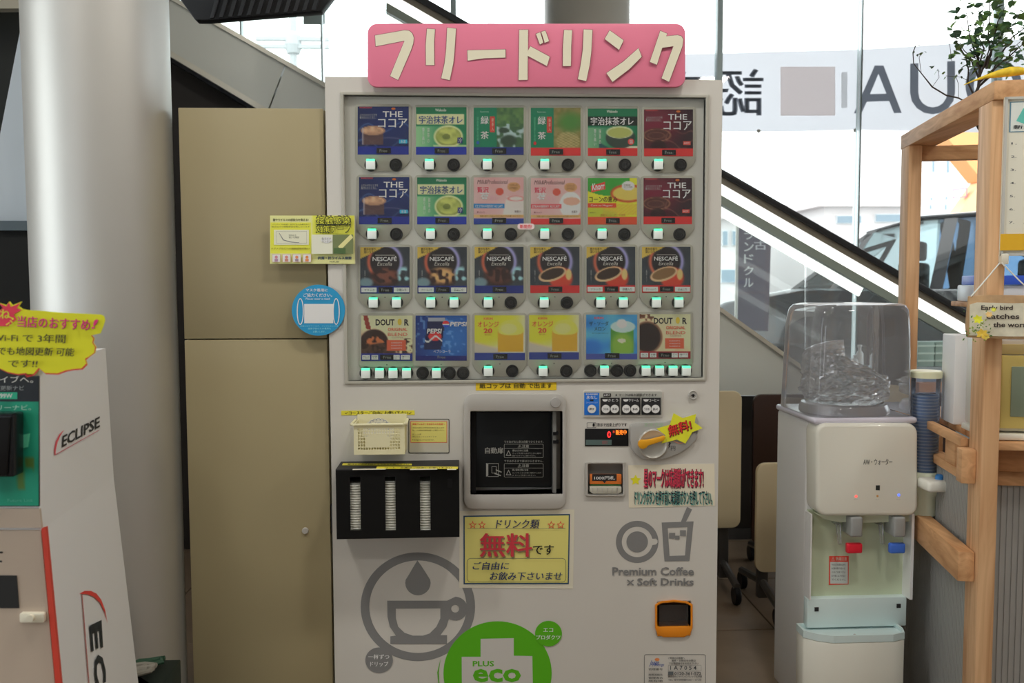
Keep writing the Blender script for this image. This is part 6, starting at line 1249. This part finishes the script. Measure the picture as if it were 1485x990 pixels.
# vertical flag with white katakana
fb_ = empty('vertical_flag', P(1100, 500, 4.6), 'dark vertical flag with white katakana standing outside left of the minivan', 'flag')
fb_.location.z = -.02; WORG[fb_.name] = Vector(fb_.location)
sheet('flag_cloth', [(1071, 318), (1119, 324), (1114, 480), (1070, 478)], YP(4.6), .003, mat('flag_dark', (.17, .15, .19), .8), fb_)
q = P(1070, 400, 4.6); build('pole', MB().tube([(q.x-.01, 4.6, -.02), (q.x-.01, 4.6, P(1071, 310, 4.6).z)], .012, 8), SILV, fb_)
pv = Print(YP(4.6), .004)
for i, ch in enumerate('ランドクル'): y = 334+17.3*i; pv.text(ch, 1078.5+i*-.2+1, y, 1093-i*.2, y+13, (.8, .8, .8), .016)
pv.text('中\n古', 1094, 334, 1112, 362, (.7, .68, .72), .016); pv.link('flag_lettering', fb_)
# buildings
def house(name, label, x0, x1, ytop, Y, wins, wm, roofm=None, depth=6, grp=None):
    a, b = P(x0, 300, Y), P(x1, 300, Y); zt = P((x0+x1)/2, ytop, Y).z; t = empty(name, ((a.x+b.x)/2, Y+depth/2, -.02), label, 'building', grp)
    build('wall', MB().box(a.x, b.x, Y, Y+depth, -.02, zt), wm, t)
    if roofm: build('roof', MB().box(a.x-.2, b.x+.2, Y-.2, Y+depth+.2, zt, zt+.25), roofm, t)
    for x, y, w, h in wins:
        f = sheet('window', [(x-w/2, y-h/2), (x+w/2, y-h/2), (x+w/2, y+h/2), (x-w/2, y+h/2)], YP(Y), .06, mat('far_frame', (.7, .75, .78), .5), t); sheet('pane', [(x-w/2+1, y-h/2+1), (x+w/2-1, y-h/2+1), (x+w/2-1, y+h/2-1), (x-w/2+1, y+h/2-1)], YP(Y), .08, mat('far_pane', (.22, .3, .36), .4), f)
PW_ = mat('far_white', (.85, .85, .85), .9); PG = mat('far_pale', (.62, .60, .60), .9)
house('white_building', 'large white building far across the street behind the pine frame', 1300, 1440, 150, 24, [(1354, 240, 5, 20), (1375, 240, 5, 22), (1353, 222, 4, 6), (1375, 222, 4, 6), (1350, 300, 4, 8), (1372, 300, 4, 10), (1351, 288, 4, 6), (1373, 287, 4, 6)], PW_)
house('low_garage', 'long pale low building beyond the street above the escalator', 1195, 1322, 300, 18, [(1232, 318, 36, 12), (1290, 316, 40, 12)], PG, mat('far_roof', (.6, .56, .56), .8))
house('pale_house', 'pale house across the street just right of the vending machine', 1030, 1082, 318, 17, [(1052, 345, 8, 22), (1066, 345, 8, 22), (1058, 400, 24, 20)], PG, mat('far_roof'))
house('pale_house', 'wide pale house far behind the vertical flag', 1095, 1180, 338, 26, [(1128, 352, 6, 18), (1140, 352, 6, 18), (1152, 352, 6, 18)], PW_, mat('far_roof'))
# orange gabled building
ogm = mat('orange_wall', (.80, .36, .14), .7)
og = empty('orange_gable_building', P(1400, 400, 15), 'orange slanted gable structure seen through the pine frame', 'building'); og.location.z = -.02; WORG[og.name] = Vector(og.location)
sheet('gable_beam', [(1310, 120), (1370, 195), (1425, 262), (1436, 262), (1436, 118)], YP(15), .5, ogm, og); sheet('gable_beam', [(1424, 263), (1436, 263), (1436, 322), (1390, 310)], YP(15), .4, mat('orange_pale', (.84, .52, .28), .7), og)
sheet('support_post', [(1425, 300), (1438, 300), (1438, 512), (1425, 512)], YP(15.2), .3, PG, og)
rs_ = ring('red_frame_sign', [(1381, 274), (1403, 272), (1403, 286), (1381, 288)], [(1383, 276), (1401, 274), (1401, 284), (1383, 286)], YP(14.8), .08, mat('far_red', (.7, .25, .3), .7), None, label='small red framed sign on the far orange building', cat='sign')
rs_.parent = og; rs_.location = rs_.location-WORG[og.name]
for k_ in ('label', 'category'): 
    if k_ in rs_: del rs_[k_]
rs_.name = 'sign_frame'
# utility pole, street post, sign plate
up = empty('utility_pole', P(426, 420, 9), 'pale utility pole outside the upper left window', 'pole'); up.location.z = -.02; WORG[up.name] = Vector(up.location)
q = P(425, 50, 9); FP = mat('far_pole', (.52, .54, .55), .8); build('pole', MB().tube([(q.x, 9, -.02), (q.x, 9, 7)], .045, 12), FP, up)
for y in (57, 68): a, b = P(372, y-4, 9), P(478, y+4, 9); build('crossarm', MB().box(a.x, b.x, 8.93, 8.99, b.z-.0, b.z+.045), FP, up)
build('insulator', MB().lathe([(.08, 0), (.11, .1), (.09, .22), (.05, .26)], (q.x, 9, P(425, 78, 9).z), 14), FP, up)
q = P(1240, 300, 11); build('street_post', MB().tube([(q.x, 11, -.02), (q.x, 11, P(1240, -40, 11).z)], .03, 10), mat('far_post', (.7, .72, .73), .8), label='thin pale street post outside behind the banner', cat='post')
q = P(714, 300, 10); build('street_post', MB().tube([(q.x, 10, -.02), (q.x, 10, 7)], .05, 10), mat('far_post'), label='pale street post outside above the pink sign', cat='post')
sheet('small_plate', [(440, 17), (471, 17), (471, 35), (440, 35)], YP(3.3), .01, mat('plate_green', (.42, .47, .45), .7), label='small grey green plate on the window at the upper left', cat='plate')
